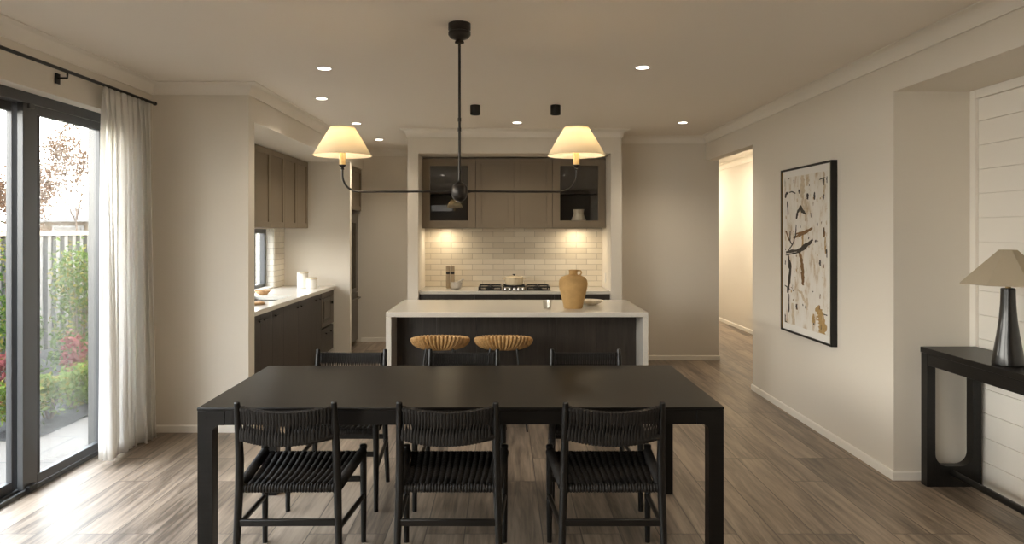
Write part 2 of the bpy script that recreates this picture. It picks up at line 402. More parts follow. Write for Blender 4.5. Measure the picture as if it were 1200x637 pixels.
# ------------------------------------------------------------------ sliding glass door
d1 = thing('door_1', (0, 0, 0), None, None); d1['kind'] = 'structure'
FXi, FXo = -2.82, -2.94
MB().box(FXo, FXi, DY0, DY1, 2.315, DOOR_H).build('head', M['alu'], d1, bev=.003)
MB().box(FXo, FXi, DY1-.05, DY1, 0, 2.315).build('jamb', M['alu_lt'], d1, bev=.003)
MB().box(FXo, FXi, DY0, DY0+.05, 0, 2.315).build('jamb', M['alu_lt'], d1, bev=.003)
t = MB(); t.box(FXo, FXi, DY0, DY1, -.03, .012)
for x in (-2.826, -2.872, -2.918): t.box(x-.004, x+.004, DY0+.05, DY1-.05, .012, .026)
t.build('sill_track', M['alu_lt'], d1)
def panel(y0, y1, xc, wide0=.06, wide1=.06):
    p = MB(); x0, x1 = xc-.018, xc+.018
    p.box(x0, x1, y0, y0+wide0, .03, 2.315).box(x0, x1, y1-wide1, y1, .03, 2.315)
    p.box(x0, x1, y0+wide0, y1-wide1, .03, .085).box(x0, x1, y0+wide0, y1-wide1, 2.26, 2.315)
    o = p.build('sliding_panel', M['alu'], d1, bev=.003)
    MB().box(xc-.004, xc+.004, y0+wide0-.005, y1-wide1+.005, .08, 2.265).build('pane', M['glass'], o)
    return o
pB = panel(4.114, 4.945, -2.842, .125, .05)
MB().box(-2.862, -2.83, 4.239, 4.275, .085, 2.26).build('interlock', M['black'], pB, bev=.003)
lk = MB().box(-2.824, -2.806, 4.15, 4.19, 2.285, 2.315).build('latch', M['alu_lt'], pB, bev=.003)
MB().box(-2.824, -2.795, 4.13, 4.20, .012, .05).build('guide', M['black'], pB, bev=.004)
pA = panel(3.10, 4.165, -2.902, .06, .06)
panel(2.06, 3.16, -2.902, .06, .06); panel(1.05, 2.12, -2.842, .06, .06)
d2 = thing('added_door', (0, 0, 0), None, None); d2['kind'] = 'structure'  # unseen second door, added to let in more daylight
MB().box(FXo, FXi, EY0, EY1, 2.315, DOOR_H).build('head', M['alu'], d2); MB().box(FXo, FXi, EY0, EY1, -.03, .03).build('sill_track', M['alu_lt'], d2)
for k in range(3):
    y0 = EY0+k*1.15; p = MB(); p.box(-2.88, -2.83, y0, y0+.07, .03, 2.315).box(-2.88, -2.83, y0+1.08, y0+1.15, .03, 2.315).box(-2.88, -2.83, y0+.07, y0+1.08, .03, .09).box(-2.88, -2.83, y0+.07, y0+1.08, 2.255, 2.315)
    q_ = p.build('sliding_panel', M['alu'], d2); MB().box(-2.859, -2.851, y0+.065, y0+1.085, .085, 2.26).build('pane', M['glass'], q_)
# timber reveal round the door
rv = MB(); rv.box(FXi, LX+.001, DY1-.001, DY1+.001, 0, DOOR_H)
# kitchen window
k1 = thing('window_1', (0, 0, 0), None, None); k1['kind'] = 'structure'
q = MB(); xa, xb = KW-.15, KW-.09
q.box(xa, xb, WY0, WY1-.012, .895, .935).box(xa, xb, WY0, WY1-.012, WZ1-.05, WZ1).box(xa, xb, WY0, WY0+.05, .935, WZ1-.05).box(xa, xb, WY1-.062, WY1-.012, .935, WZ1-.05)
q.box(xa, xb, 7.95, 8.02, .935, WZ1-.05)
q.build('window_frame', M['alu'], k1, bev=.003)
MB().box(xa+.025, xa+.033, WY0+.05, WY1-.06, .935, WZ1-.05).build('pane', M['glass'], k1)
k2 = thing('added_rear_window', (0, 0, 0), None, None); k2['kind'] = 'structure'  # unseen high window, added to balance daylight, placed after a cabinet reflection
q = MB(); q.box(-2.1, -1.4, BY-.12, BY-.06, 2.06, 2.12).box(-2.1, -1.4, BY-.12, BY-.06, 2.29, 2.35)
for x in (-2.1, -1.46): q.box(x, x+.06, BY-.12, BY-.06, 2.12, 2.29)
q.build('window_frame', M['alu'], k2)
MB().box(-2.05, -1.45, BY-.093, BY-.087, 2.11, 2.3).build('pane', M['tint'], k2)  # pane tinted to dim its reflection in the cabinet glass

# ------------------------------------------------------------------ curtain and rod
RXo, RZ = -2.655, 2.527
cr = thing('curtain_rod', (RXo, 5.34, RZ), 'long thin black curtain rod above the sliding glass door', 'curtain rod')
MB().tube([(0, -4.5, 0), (0, 0, 0)], .011, 10).build('rod', M['black'], cr)
for y in (-1.08, -3.6):
    MB().box(-.064, -.056, y-.022, y+.022, -.075, -.012).tube([(-.06, y, -.04), (0, y, -.04), (0, y, -.008)], .007, 8).build('bracket', M['black'], cr, bev=.003)
MB().lathe([(.012, 0), (.015, .004), (.015, .02), (.012, .024)], (0, 0, 0), 14).build('finial', M['black'], cr).rotation_euler = (PI/2, 0, 0)
cu = MB(); cu.raw = True
NU, NV = 260, 30
cy0, cy1 = 4.63, 5.24
for j in range(NV+1):
    v = j/NV                                  # 0 at the floor, 1 at the rod
    zz = .012+(RZ-.014-.012)*v
    for i in range(NU+1):
        u = i/NU
        ph = u*2*PI*8.5+.5*math.sin(u*9)
        amp = (.024+.022*(1-v))*(1+.35*math.sin(u*17+1))
        amp *= 1-.55*max(0, (v-.93)/.07)
        spread = 1+.10*(1-v)
        yy = (cy0+cy1)/2+((u-.5)*(cy1-cy0))*spread+.02*math.sin(ph*2+v*2)
        xx = RXo+.005+amp*math.sin(ph+.5*math.sin(3*v+u*5))+.02*math.sin(u*6+2)*(1-v)
        zb = zz+(.035*(1-u)**2)*(1-v)
        cu.v.append((xx-RXo, yy-4.94, zb))
for j in range(NV):
    for i in range(NU):
        a = j*(NU+1)+i; cu._f((a, a+1, a+NU+2, a+NU+1))
tag(cu.build('curtain', M['linen'], None, solid=.0025, ang=80), 'white sheer linen curtain drawn to one side of the sliding glass door', 'curtain').location = (RXo, 4.94, 0)

# ------------------------------------------------------------------ dining table
TW, TD, TH = 2.41, 1.0, .752
dt = thing('dining_table', (-.1965, 3.697, 0), 'long matte black dining table with square legs on the plank floor', 'table', .0085)
hx, hy = TW/2, TD/2
MB().box(-hx, hx, -hy, hy, TH-.014, TH).build('tabletop', M['blackwood'], dt, bev=.003)
AZ = TH-.0145
LW = .068
for sx in (-1, 1):
    for sy in (-1, 1):
        r = .03; ext = .055
        poly = [(0, 0), (LW, 0), (LW, AZ-.066-r)]
        for i in range(1, 7):
            a = PI-(PI/2)*i/6
            poly.append((LW+r+r*math.cos(a), AZ-.066-r+r*math.sin(a)))
        poly += [(LW+r+ext-.03, AZ-.066), (LW+r+ext-.03, AZ), (0, AZ)]
        x0 = -sx*0
        pts = [(sx*(hx-.002-a), b) for a, b in poly]
        y0 = sy*(hy-.002); y1 = sy*(hy-.002-.066)
        MB().prism(pts, min(y0, y1), max(y0, y1), 1).tube([(sx*(hx-.04), y0-sy*.001, AZ-.033), (sx*(hx-.04), y0+sy*.0015, AZ-.033)], .006, 10).build('leg', M['blackwood'], dt, bev=.002)
xx = hx-.002-LW-.056
for sy in (-1, 1):
    a, b = sy*(hy-.004), sy*(hy-.034)
    MB().box(-xx, xx, min(a, b), max(a, b), AZ-.066, AZ).build('apron', M['blackwood'], dt, bev=.0015)
for sx in (-1, 1):
    a, b = sx*(hx-.004), sx*(hx-.034)
    MB().box(min(a, b), max(a, b), -hy+.069, hy-.069, AZ-.066, AZ).build('apron', M['blackwood'], dt, bev=.0015)

# ------------------------------------------------------------------ dining chairs
def make_chair(label):
    t = thing('dining_chair', (0, 0, 0), label, 'chair', group='woven rope dining chairs')
    # seat: rope rolls running front to back between two wrapped rails
    s = MB()
    n = 14
    for i in range(n):
        f = (i+.5)/n*2-1
        pts, rad = [], []
        for j in range(53):
            v = j/52
            x = f*(.188+(.218-.188)*v); y = -.205+.41*v
            zz = .434+.012*v-.014*math.sin(PI*v)*(1-.4*f*f)
            pts.append((x+.0012*math.sin(v*70), y, zz)); rad.append((.0136+.0020*v)*(1+.16*math.sin(v*110+i*2)))
        s.tube(pts, rad, 8)
    def wrapped(a, b, r, turns):
        A, B = Vector(a), Vector(b); m_ = turns*4
        s.tube([A.lerp(B, k/m_) for k in range(m_+1)], [r*(1+.11*math.cos(2*PI*k*turns/m_)) for k in range(m_+1)], 10)
    wrapped((-.196, -.214, .430), (.196, -.214, .430), .0185, 30)
    wrapped((-.228, .212, .440), (.228, .212, .440), .0185, 34)
    s.build('seat', M['rope'], t, ang=60)
    for sx in (-1, 1):
        s = MB(); wrapped((sx*.214, -.206, .434), (sx*.243, .205, .455), .0215, 30)
        s.build('seat_rail', M['rope'], t, ang=60)
    # woven backrest
    s = MB()
    HW = .197
    def yb(x, z): return -.222-(z-.43)*.09-.058*(1-(x/HW)**2)+.002
    for z0, r in ((.788, .0125), (.664, .0140)):
        m_ = 72
        s.tube([(-HW+2*HW*k/m_, yb(-HW+2*HW*k/m_, z0), z0-.012*(1-(-1+2*k/m_)**2)) for k in range(m_+1)], [r*(1+.06*math.cos(PI*k)) for k in range(m_+1)], 8)
    nc = 28
    for i in range(nc):
        x = (-1+2*(i+.5)/nc)*(HW-.004)
        pit = 2*HW/nc
        for dy, sl in ((.0075, 1), (-.0075, -1)):
            prof = [(.799, 0, .45), (.785, 0, .52), (.757, 0, .53), (.746, .1, .46), (.735, .25, .25), (.713, .6, .23), (.702, .7, .40), (.693, .75, .50), (.670, .75, .53), (.652, .75, .45)]
            s.tube([(x+pit*o*sl*.7, yb(x, zz)+dy*(1.1 if .68 < zz < .775 else 1.5), zz-.012*(1-(x/HW)**2)) for zz, o, r in prof], [pit*r for zz, o, r in prof], 6, flat=.7, up=(0, 1, 0))
    s.build('backrest', M['rope'], t, ang=60)
    # posts
    for sx in (-1, 1):
        MB().tube([(sx*.230, -.240, 0), (sx*.222, -.229, .2), (sx*.2145, -.219, .42), (sx*.211, -.222, .56), (sx*.210, -.240, .70), (sx*.209, -.259, .805), (sx*.209, -.2615, .816), (sx*.209, -.262, .820)],
                  [.0135, .016, .0185, .0185, .0165, .0135, .0125, .008], 12).build('leg', M['blackpost'], t)
        MB().tube([(sx*.246, .222, 0), (sx*.246, .222, .2), (sx*.245, .220, .45), (sx*.245, .220, .468), (sx*.245, .220, .472), (sx*.245, .220, .486), (sx*.245, .220, .490)],
                  [.013, .0155, .0175, .0175, .019, .019, .013], 12).build('leg', M['blackpost'], t)
        MB().tube([(sx*.224, -.232, .262), (sx*.246, .222, .232)], .0145, 10, flat=.75, up=(1, 0, 0)).build('stretcher', M['blackpost'], t)
    MB().box(-.224, .224, -.236, -.218, .270, .300).build('stretcher', M['blackpost'], t, bev=.004)
    MB().box(-.246, .246, .213, .230, .303, .331).build('stretcher', M['blackpost'], t, bev=.004)
    return t
CL = ['black woven rope dining chair leftmost of three on the near side of the table',
      'black woven rope dining chair middle of three on the near side of the table',
      'black woven rope dining chair rightmost of three on the near side of the table',
      'black woven rope dining chair leftmost of three on the kitchen side of the table',
      'black woven rope dining chair on the kitchen side of the table before the rattan stools',
      'black woven rope dining chair rightmost of three on the kitchen side of the table']
ch = make_chair(CL[0]); ch.location = (-.945, 3.285, 0); ch.rotation_euler = (0, 0, .012)
dup(ch, (-.241, 3.285, 0), CL[1], -.004)
dup(ch, (.477, 3.285, 0), CL[2], .004)
dup(ch, (-.952, 4.115, 0), CL[3], PI-.01)
dup(ch, (-.248, 4.115, 0), CL[4], PI)
dup(ch, (.515, 4.115, 0), CL[5], PI+.01)

# ------------------------------------------------------------------ island and stools
IF, IB, IL, IR, IZ = 5.87, 6.94, -.987, 1.215, .875
isl = thing('kitchen_island', ((IL+IR)/2, IF, 0), 'white stone waterfall kitchen island with a dark timber front panel', 'kitchen island')
cx = (IL+IR)/2; hw = (IR-IL)/2
MB().box(-hw, hw, 0, IB-IF, IZ-.040, IZ).build('countertop', M['stone'], isl, bev=.002)
for s_ in (-1, 1):
    a, b = s_*hw, s_*(hw-.045)
    MB().box(min(a, b), max(a, b), 0, IB-IF, 0, IZ-.0405).build('side_panel', M['stone'], isl, bev=.002)
p = MB(); nb = 6
for i in range(nb):
    a = -hw+.046+(2*hw-.092)*i/nb; b = -hw+.046+(2*hw-.092)*(i+1)/nb
    p.box(a+.0007, b-.0007, .30, .32, .0, IZ-.041)
p.build('front_panel', M['darkwood'], isl)
MB().box(-hw+.046, hw-.046, .322, IB-IF-.03, .1, IZ-.041).build('cabinet_body', M['darkwood'], isl)

def make_stool(loc, label):
    t = thing('bar_stool', loc, label, 'stool', group='rattan bar stools')
    s = MB(); NT, NVv = 528, 40
    ribs = 44
    tab = []; acc = 0.; pr_ = None; e = .8
    for k in range(4001):
        w = 2*PI*k/4000; q = (.232*math.copysign(abs(math.cos(w))**e, math.cos(w)), .195*math.copysign(abs(math.sin(w))**e, math.sin(w)))
        if pr_: acc += math.hypot(q[0]-pr_[0], q[1]-pr_[1])
        tab.append((acc, q)); pr_ = q
    ring = []; j_ = 0
    for k in range(NT):
        tgt = acc*k/NT
        while tab[j_+1][0] < tgt: j_ += 1
        ring.append(tab[j_][1])
    # bowl seat: outer shell from the underside up to a thick rounded rim, then down into the dish
    prof = []
    for j in range(NVv+1):
        v = j/NVv
        if v < .5:
            a = v/.5*PI/2; rr = .30+.70*math.sin(a)**.9; hh = -math.cos(a)
        elif v < .72:
            a = (v-.5)/.22*PI; rr = 1-.085*(1-math.cos(a)); hh = .30*math.sin(a)*1.2
        else:
            a = (v-.72)/.28; rr = .83*(1-a)+.02; hh = -.55*math.sin(a*PI/2)
        prof.append((rr, hh, v))
    for rr, hh, v in prof:
        for k in range(NT):
            px, py = ring[k]; s_ = py/.195; w = 2*PI*k/NT
            rb = 1+.085*(abs(math.cos(ribs*w/2))-.75)*(1 if v < .72 else .6)
            rise = .050*max(0, -s_)**1.2               # the back edge rises a little
            zc = .688+rise*min(1, rr)**2
            dz = .082 if hh < 0 and v <= .5 else .03
            s.v.append((px*rr*rb, py*rr*rb, zc+hh*dz+(.005*(abs(math.cos(ribs*w/2))-.5) if v > .5 else 0)))
    for j in range(NVv):
        for k in range(NT):
            s._f((j*NT+k, j*NT+(k+1) % NT, (j+1)*NT+(k+1) % NT, (j+1)*NT+k))
    s._f([k for k in reversed(range(NT))]); s._f([NVv*NT+k for k in range(NT)])
    s.build('seat', M['rattan'], t, ang=70)
    for sx in (-1, 1):
        for sy in (-1, 1):
            MB().tube([(sx*.105, sy*.10, .632), (sx*.185, sy*.175, 0)], .0075, 8).build('leg', M['black'], t)
    pr = .20
    MB().tube([(-.158, -.150, .215), (.158, -.150, .215), (.158, .150, .215), (-.158, .150, .215)], .006, 8, closed=True).build('footrest', M['black'], t)
    return t
st = make_stool((-.505, 5.60, 0), 'rattan bar stool with black legs at the island, left one of the pair')
dup(st, (0.0, 5.60, 0), 'rattan bar stool with black legs at the island, right one of the pair')

# ------------------------------------------------------------------ chandelier
cz = 1.776
chd = thing('chandelier', (-.243, 3.864, cz), 'dark bronze two-arm chandelier with cream shades hanging over the dining table', 'chandelier')
top = CH-cz
MB().lathe([(.062, top), (.062, top-.034), (.056, top-.037), (.056, top-.044), (.062, top-.047), (.062, top-.062), (.050, top-.078), (.026, top-.088), (.020, top-.092), (.026, top-.100), (.026, top-.106), (.010, top-.112)], seg=36).build('canopy', M['bronze'], chd)
r = MB().tube([(0, 0, .04), (0, 0, top-.108)], .0072, 12)
for z_ in (.33, .385): r.tube([(0, 0, z_), (0, 0, z_+.02)], .0095, 12)
r.build('rod', M['bronze'], chd)
MB().lathe([(.004, -.058), (.014, -.055), (.030, -.046), (.041, -.030), (.0455, -.005), (.0435, .020), (.034, .038), (.018, .048), (.012, .052), (.009, .062)], seg=32).lathe([(.018, -.06), (.018, -.05)], seg=20).build('hub', M['bronze'], chd)
for sx in (-1, 1):
    pts = [(sx*.02, 0, 0), (sx*.3, 0, -.002), (sx*.555, 0, -.002)]
    for i in range(1, 10):
        a = PI/2*i/9
        pts.append((sx*(.555+.091*math.sin(a)), 0, -.002+.091*(1-math.cos(a))))
    pts.append((sx*.646, 0, .135))
    arm = MB().tube(pts, .0056, 10).tube([(sx*.035, 0, 0), (sx*.06, 0, 0)], .0085, 10)
    arm.lathe([(.006, .118), (.011, .122), (.0075, .128), (.010, .134), (.020, .142), (.021, .146), (.017, .147)], (sx*.646, 0, 0), 20)
    ao = arm.build('arm', M['bronze'], chd)
    MB().lathe([(.0165, .147), (.0165, .245), (.010, .247)], (sx*.646, 0, 0), 20).build('candle_sleeve', M['candle'], ao)
    MB().lathe([(.008, .247), (.020, .262), (.026, .285), (.020, .305), (.005, .316)], (sx*.646, 0, 0), 16).build('bulb', M['bulb'], ao)
    b0, b1 = .197, .354
    sh = MB(); sh.raw = True
    sh.lathe([(.159, b0), (.157, b0+.002), (.110, b0+(b1-b0)*.5+.004), (.066, b1-.002), (.064, b1)], (sx*.646, 0, 0), 48, caps=False)
    so = sh.build('lamp_shade', M['shade'], chd, solid=.002, ang=60)
    hm = MB()
    hm.tube([(sx*.646+.1585*math.cos(2*PI*k/48), .1585*math.sin(2*PI*k/48), b0+.001) for k in range(48)], .0022, 6, closed=True)
    hm.tube([(sx*.646+.0645*math.cos(2*PI*k/32), .0645*math.sin(2*PI*k/32), b1-.001) for k in range(32)], .002, 6, closed=True)
    for k in range(3):
        a = 2*PI*k/3
        hm.tube([(sx*.646, 0, b1-.03), (sx*.646+.064*math.cos(a), .064*math.sin(a), b1-.004)], .0012, 5)
    hm.build('hem', M['shade'], so)
    MB().lathe([(.002, b1-.012), (.067, b1-.012), (.067, b1-.010), (.002, b1-.010)], (sx*.646, 0, 0), 32).build('added_diffuser', M['shade'], so)  # disc added inside the shade to soften hot spots on the ceiling
    light('POINT', 'chandelier_bulb_light', (sx*.646, 0, .27), 2.8, (1, .85, .64), chd, shadow_soft_size=.03)

# ------------------------------------------------------------------ ceiling downlights and spots
DL = [(-1.26, 4.92, 'round recessed downlight left of the chandelier rod, the nearest on that side'),
      (-1.57, 6.04, 'round recessed downlight above the nib wall corner, second from the front on the left'),
      (-1.565, 7.44, 'small recessed downlight just above the left cream lamp shade'),
      (-1.556, 8.75, 'small recessed downlight deepest in the passage by the fridge'),
      (.144, 7.38, 'small recessed downlight between the two black ceiling spotlights, above the alcove'),
      (1.89, 7.38, 'small recessed downlight nearest the end wall and hallway opening'),
      (.972, 4.89, 'round recessed downlight right of the chandelier, largest on that side')]
DL += [(-1.25, 2.3, 'unseen added downlight in the ceiling in front of the table, left of the viewer'), (1.25, 2.3, 'unseen added downlight in the ceiling in front of the table, right of the viewer')]  # out-of-view pair, added to brighten the right wall
def make_downlight(label):
    t = thing('downlight', (0, 0, CH), label, 'downlight', group='recessed ceiling downlights')
    MB().lathe([(.044, -.001), (.046, -.004), (.056, -.003), (.058, 0), (.044, 0)], seg=32, caps=False).build('trim_ring', M['white'], t)
    MB().lathe([(.001, -.0015), (.0445, -.0015), (.0445, -.0005)], seg=28).build('lens', M['lens'], t)
    return t
dl = make_downlight(DL[0][2]); dl.location = (DL[0][0], DL[0][1], CH)
for x, y, lb in DL[1:]: dup(dl, (x, y, CH), lb)
for x, y, lb in DL:
    light('SPOT', 'downlight_beam', (x, y, CH-.012), 15. if y < 3 else 4.5 if y < 5 else 10., (1, .86, .67), None, spot_size=2.3, spot_blend=.9, shadow_soft_size=.04)  # one beam per downlight, strongest for the added front pair
def make_spot(label):
    t = thing('ceiling_spotlight', (0, 0, CH), label, 'spotlight', group='black cylinder ceiling spotlights')
    MB().lathe([(.045, 0), (.046, -.002), (.046, -.083), (.044, -.086), (.038, -.086), (.034, -.06), (.001, -.06)], seg=32).build('body', M['black'], t)
    return t
sp = make_spot('black cylinder ceiling spotlight over the island, left one just right of the chandelier rod'); sp.location = (-.256, 6.37, CH)
dup(sp, (.474, 6.37, CH), 'black cylinder ceiling spotlight over the island, right one above the right lamp shade')

# ------------------------------------------------------------------ cabinet helpers
def shaker(parent, name, face, u0, u1, z0, z1, at, m, depth=.02, rail=.06, glazed=False):
    """a framed door. face 'y': front faces -Y at y=at, u along x. face 'x': front faces +X at x=at, u along y"""
    def bx(mb, a, b, c, d, f0, f1):
        if face == 'y': mb.box(a, b, at+f0, at+f1, c, d)
        else: mb.box(at-f1, at-f0, a, b, c, d)
    mb = MB(); g = .0024
    u0 += g; u1 -= g; z0 += g; z1 -= g
    bx(mb, u0, u0+rail, z0, z1, 0, depth); bx(mb, u1-rail, u1, z0, z1, 0, depth)
    bx(mb, u0+rail, u1-rail, z0, z0+rail, 0, depth); bx(mb, u0+rail, u1-rail, z1-rail, z1, 0, depth)
    if not glazed: bx(mb, u0+rail, u1-rail, z0+rail, z1-rail, .011, depth)
    o = mb.build(name, m, parent, bev=.0012)
    if glazed:
        gl = MB(); bx(gl, u0+rail-.003, u1-rail+.003, z0+rail-.003, z1-rail+.003, .008, .013); gl.build('pane', M['cabglass'], o)
    return o
def slab(parent, name, face, u0, u1, z0, z1, at, m, depth=.02):
    g = .0015; mb = MB()
    if face == 'y': mb.box(u0+g, u1-g, at, at+depth, z0+g, z1-g)
    else: mb.box(at-depth, at, u0+g, u1-g, z0+g, z1-g)
    return mb.build(name, m, parent, bev=.0012)
def tknob(parent, loc, face):
    x, y, z = loc; mb = MB()
    if face == 'x': mb.tube([(x-.001, y, z), (x+.022, y, z)], .0055, 10).tube([(x+.024, y-.036, z), (x+.024, y+.036, z)], .0085, 10)
    else: mb.tube([(x, y+.001, z), (x, y-.022, z)], .0055, 10).tube([(x-.026, y-.024, z), (x+.026, y-.024, z)], .0065, 10)
    return mb.build('knob', M['black'], parent)

# ---- left run: base cabinets, bench, sink, microwave, overheads
BX = -2.125; BZ = .875; YE = 8.738
def base_unit(y0, y1, doors, label):
    t = thing('base_cabinet', (0, y0, 0), label, 'cabinet', group='dark timber base cabinets on the left run')
    W_ = y1-y0-.001
    MB().box(KW+.02, BX-.021, 0, .018, .1, BZ-.041).box(KW+.02, BX-.021, W_-.018, W_, .1, BZ-.041).box(KW+.02, BX-.021, .018, W_-.018, .1, .118).box(KW+.02, KW+.035, .018, W_-.018, .118, BZ-.041).box(KW+.1, BX-.07, 0, W_, 0, .1).build('carcass', M['darkwood'], t)
    for a, b, ky in doors:
        d = slab(t, 'door', 'x', a-y0, b-y0, .1, BZ-.043, BX, M['darkwood'])
        tknob(d, (BX, ky-y0, .775), 'x')
    return t
base_unit(5.56, 6.76, [(5.56, 6.12, 6.07), (6.12, 6.44, 6.19), (6.44, 6.76, 6.50)], 'dark timber base cabinet with three doors nearest the dining area under the window')
base_unit(6.76, 7.74, [(6.76, 7.25, 7.19), (7.25, 7.74, 7.32)], 'dark timber base cabinet with a centred pair of black knobs, middle of the left run')
base_unit(7.74, 8.17, [(7.74, 7.955, 7.90), (7.955, 8.17, 8.06)], 'narrow dark timber base cabinet beside the built-in microwave')
t = thing('microwave_cabinet', (0, 8.17, 0), 'dark cabinet at the end of the left bench housing the microwave over a drawer', 'cabinet')
L_ = YE-8.17-.002
MB().box(KW+.02, BX-.021, 0, .018, .1, BZ-.041).box(KW+.02, BX-.021, L_-.018, L_, .1, BZ-.041).box(KW+.02, BX-.021, .018, L_-.018, .1, .12).box(KW+.02, BX-.021, .018, L_-.018, .40, .42).box(KW+.02, KW+.04, .018, L_-.018, .42, BZ-.041).box(KW+.1, BX-.07, 0, L_, 0, .1).build('carcass', M['darkwood'], t)
dr = slab(t, 'drawer', 'x', 0, L_, .1, .40, BX, M['darkwood'])
for ky in (.17, .40): tknob(dr, (BX, ky, .34), 'x')
t = thing('microwave', (BX, 8.17+L_/2, .42), 'dark stainless built-in microwave at the far end of the left bench', 'microwave')
hw2 = L_/2-.022
MB().box(-.42, -.02, -hw2, hw2, .002, .40).build('body', M['darksteel'], t)
MB().box(-.02, .004, -L_/2+.002, L_/2-.002, .002, .055).box(-.02, .004, -L_/2+.002, L_/2-.002, .345, .405).box(-.02, .004, -L_/2+.002, -L_/2+.06, .055, .345).box(-.02, .004, L_/2-.06, L_/2-.002, .055, .345).build('trim_frame', M['darksteel'], t, bev=.002)
dd = MB().box(-.018, .008, -L_/2+.065, L_/2-.16, .06, .34).build('door', M['ovenglass'], t, bev=.003)
MB().box(.008, .012, -L_/2+.095, L_/2-.20, .10, .30).build('pane', M['darksteel'], dd)
cp = MB().box(-.018, .006, L_/2-.155, L_/2-.065, .06, .34).build('control_panel', M['darksteel'], t, bev=.002)
MB().tube([(.006, L_/2-.11, .26), (.026, L_/2-.11, .26)], .018, 14).build('dial', M['black'], cp)

SY0, SY1, SX0, SX1 = 6.80, 7.36, -2.62, -2.235
wt = MB(); wz0, wz1 = BZ-.04, BZ
wf = BX+.022
wt.box(KW+.001, wf, 5.555, SY0, wz0, wz1).box(KW+.001, wf, SY1, YE, wz0, wz1).box(KW+.001, SX0, SY0, SY1, wz0, wz1).box(SX1, wf, SY0, SY1, wz0, wz1)
tag(wt.build('worktop', M['stone'], None), 'white stone worktop along the left kitchen run under the window', 'worktop')
t = thing('sink', ((SX0+SX1)/2, (SY0+SY1)/2, BZ), 'stainless undermount sink in the left stone worktop', 'sink')
a, b = (SX1-SX0)/2+.002, (SY1-SY0)/2+.002
mb = MB(); mb.box(-a, a, -b, b, -.215, -.205).box(-a, -a+.01, -b, b, -.205, -.041).box(a-.01, a, -b, b, -.205, -.041).box(-a+.01, a-.01, -b, -b+.01, -.205, -.041).box(-a+.01, a-.01, b-.01, b, -.205, -.041)
mb.build('basin', M['steel'], t)
MB().lathe([(.035, -.205), (.035, -.201), (.02, -.200)], seg=20).build('drain', M['darksteel'], t)

t = thing('serving_board', (-2.335, 6.50, BZ), 'round honey timber board lying on the left worktop beside the sink', 'serving board')
MB().lathe([(.105, 0), (.112, .004), (.112, .018), (.106, .022)], seg=36).build('board', M['board'], t)
MB().box(-.018, .018, .10, .20, .004, .018).build('handle', M['board'], t, bev=.006)
t = thing('wooden_bowl', (-2.58, 7.50, BZ), 'small wooden bowl behind the sink on the left worktop', 'bowl')
MB().lathe([(.04, 0), (.045, .003), (.075, .03), (.082, .05), (.078, .05), (.07, .03), (.02, .010), (.001, .010)], seg=32).build('bowl', M['board'], t)
def canister(loc, r, h, lb):
    t = thing('canister', loc, lb, 'canister', group='white canisters on the left worktop')
    MB().lathe([(r-.004, 0), (r, .004), (r, h-.022), (r-.003, h-.020)], seg=40).build('body', M['ceramic2'], t)
    MB().lathe([(r-.006, h-.020), (r+.001, h-.018), (r+.001, h-.003), (r-.003, h)], seg=40).build('lid', M['ceramic'], t)
canister((-2.41, 8.40, BZ), .066, .195, 'tall white canister on the left worktop by the end panel')
canister((-2.285, 8.34, BZ), .066, .128, 'short white canister on the left worktop in front of the tall one')

OX = -2.44; OZ0, OZ1 = 1.59, 2.415
dw = .4655
def over_unit(k, label):
    y1 = YE-2*k*dw; y0 = y1-2*dw
    t = thing('overhead_cabinet', (0, y0, 0), label, 'cabinet', group='taupe overhead cabinets above the window run')
    MB().box(KW+.001, OX-.021, .0005, 2*dw-.0005, OZ0, OZ1).build('carcass', M['taupe'], t)
    for i in range(2): shaker(t, 'door', 'x', i*dw, (i+1)*dw, OZ0, OZ1, OX, M['taupe'])
over_unit(0, 'taupe shaker overhead cabinet deepest on the left wall, touching the white end panel')
over_unit(1, 'taupe shaker overhead cabinet on the left wall, middle one of the run')
over_unit(2, 'taupe shaker overhead cabinet on the left wall, nearest the nib wall')

# ---- fridge and the cabinet over it
t = thing('refrigerator', (0, 8.86, 0), 'dark stainless french-door refrigerator in the passage beyond the left bench', 'refrigerator')
fx = -2.03; fd = .90
MB().box(-2.70, fx-.06, 0, fd, .03, 1.79).box(-2.6, fx-.1, .05, fd-.05, 0, .03).build('body', M['darksteel'], t, bev=.004)
for i in range(2):
    d = MB().box(fx-.058, fx, i*fd/2+.003, (i+1)*fd/2-.003, .72, 1.79).build('door', M['darksteel'], t, bev=.006)
    hy_ = fd/2+(-.05 if i == 0 else .05)
    MB().tube([(fx-.004, hy_, .80), (fx+.045, hy_, .80), (fx+.045, hy_, 1.66), (fx-.004, hy_, 1.66)], .011, 10).build('handle', M['darksteel'], d)
d = MB().box(fx-.058, fx, .003, fd-.003, .05, .71).build('freezer_drawer', M['darksteel'], t, bev=.006)
MB().tube([(fx-.004, .07, .64), (fx+.045, .07, .64), (fx+.045, fd-.07, .64), (fx-.004, fd-.07, .64)], .011, 10).build('handle', M['darksteel'], d)
t = thing('overhead_cabinet', (0, 8.835, 0), 'taupe overhead cabinet above the refrigerator in the passage', 'cabinet')
MB().box(-2.74, -2.021, 0, 1.01, 1.84, 2.418).build('carcass', M['taupe'], t)
for i in range(2): shaker(t, 'door', 'x', i*.505, (i+1)*.505, 1.84, 2.418, -2.0, M['taupe'])

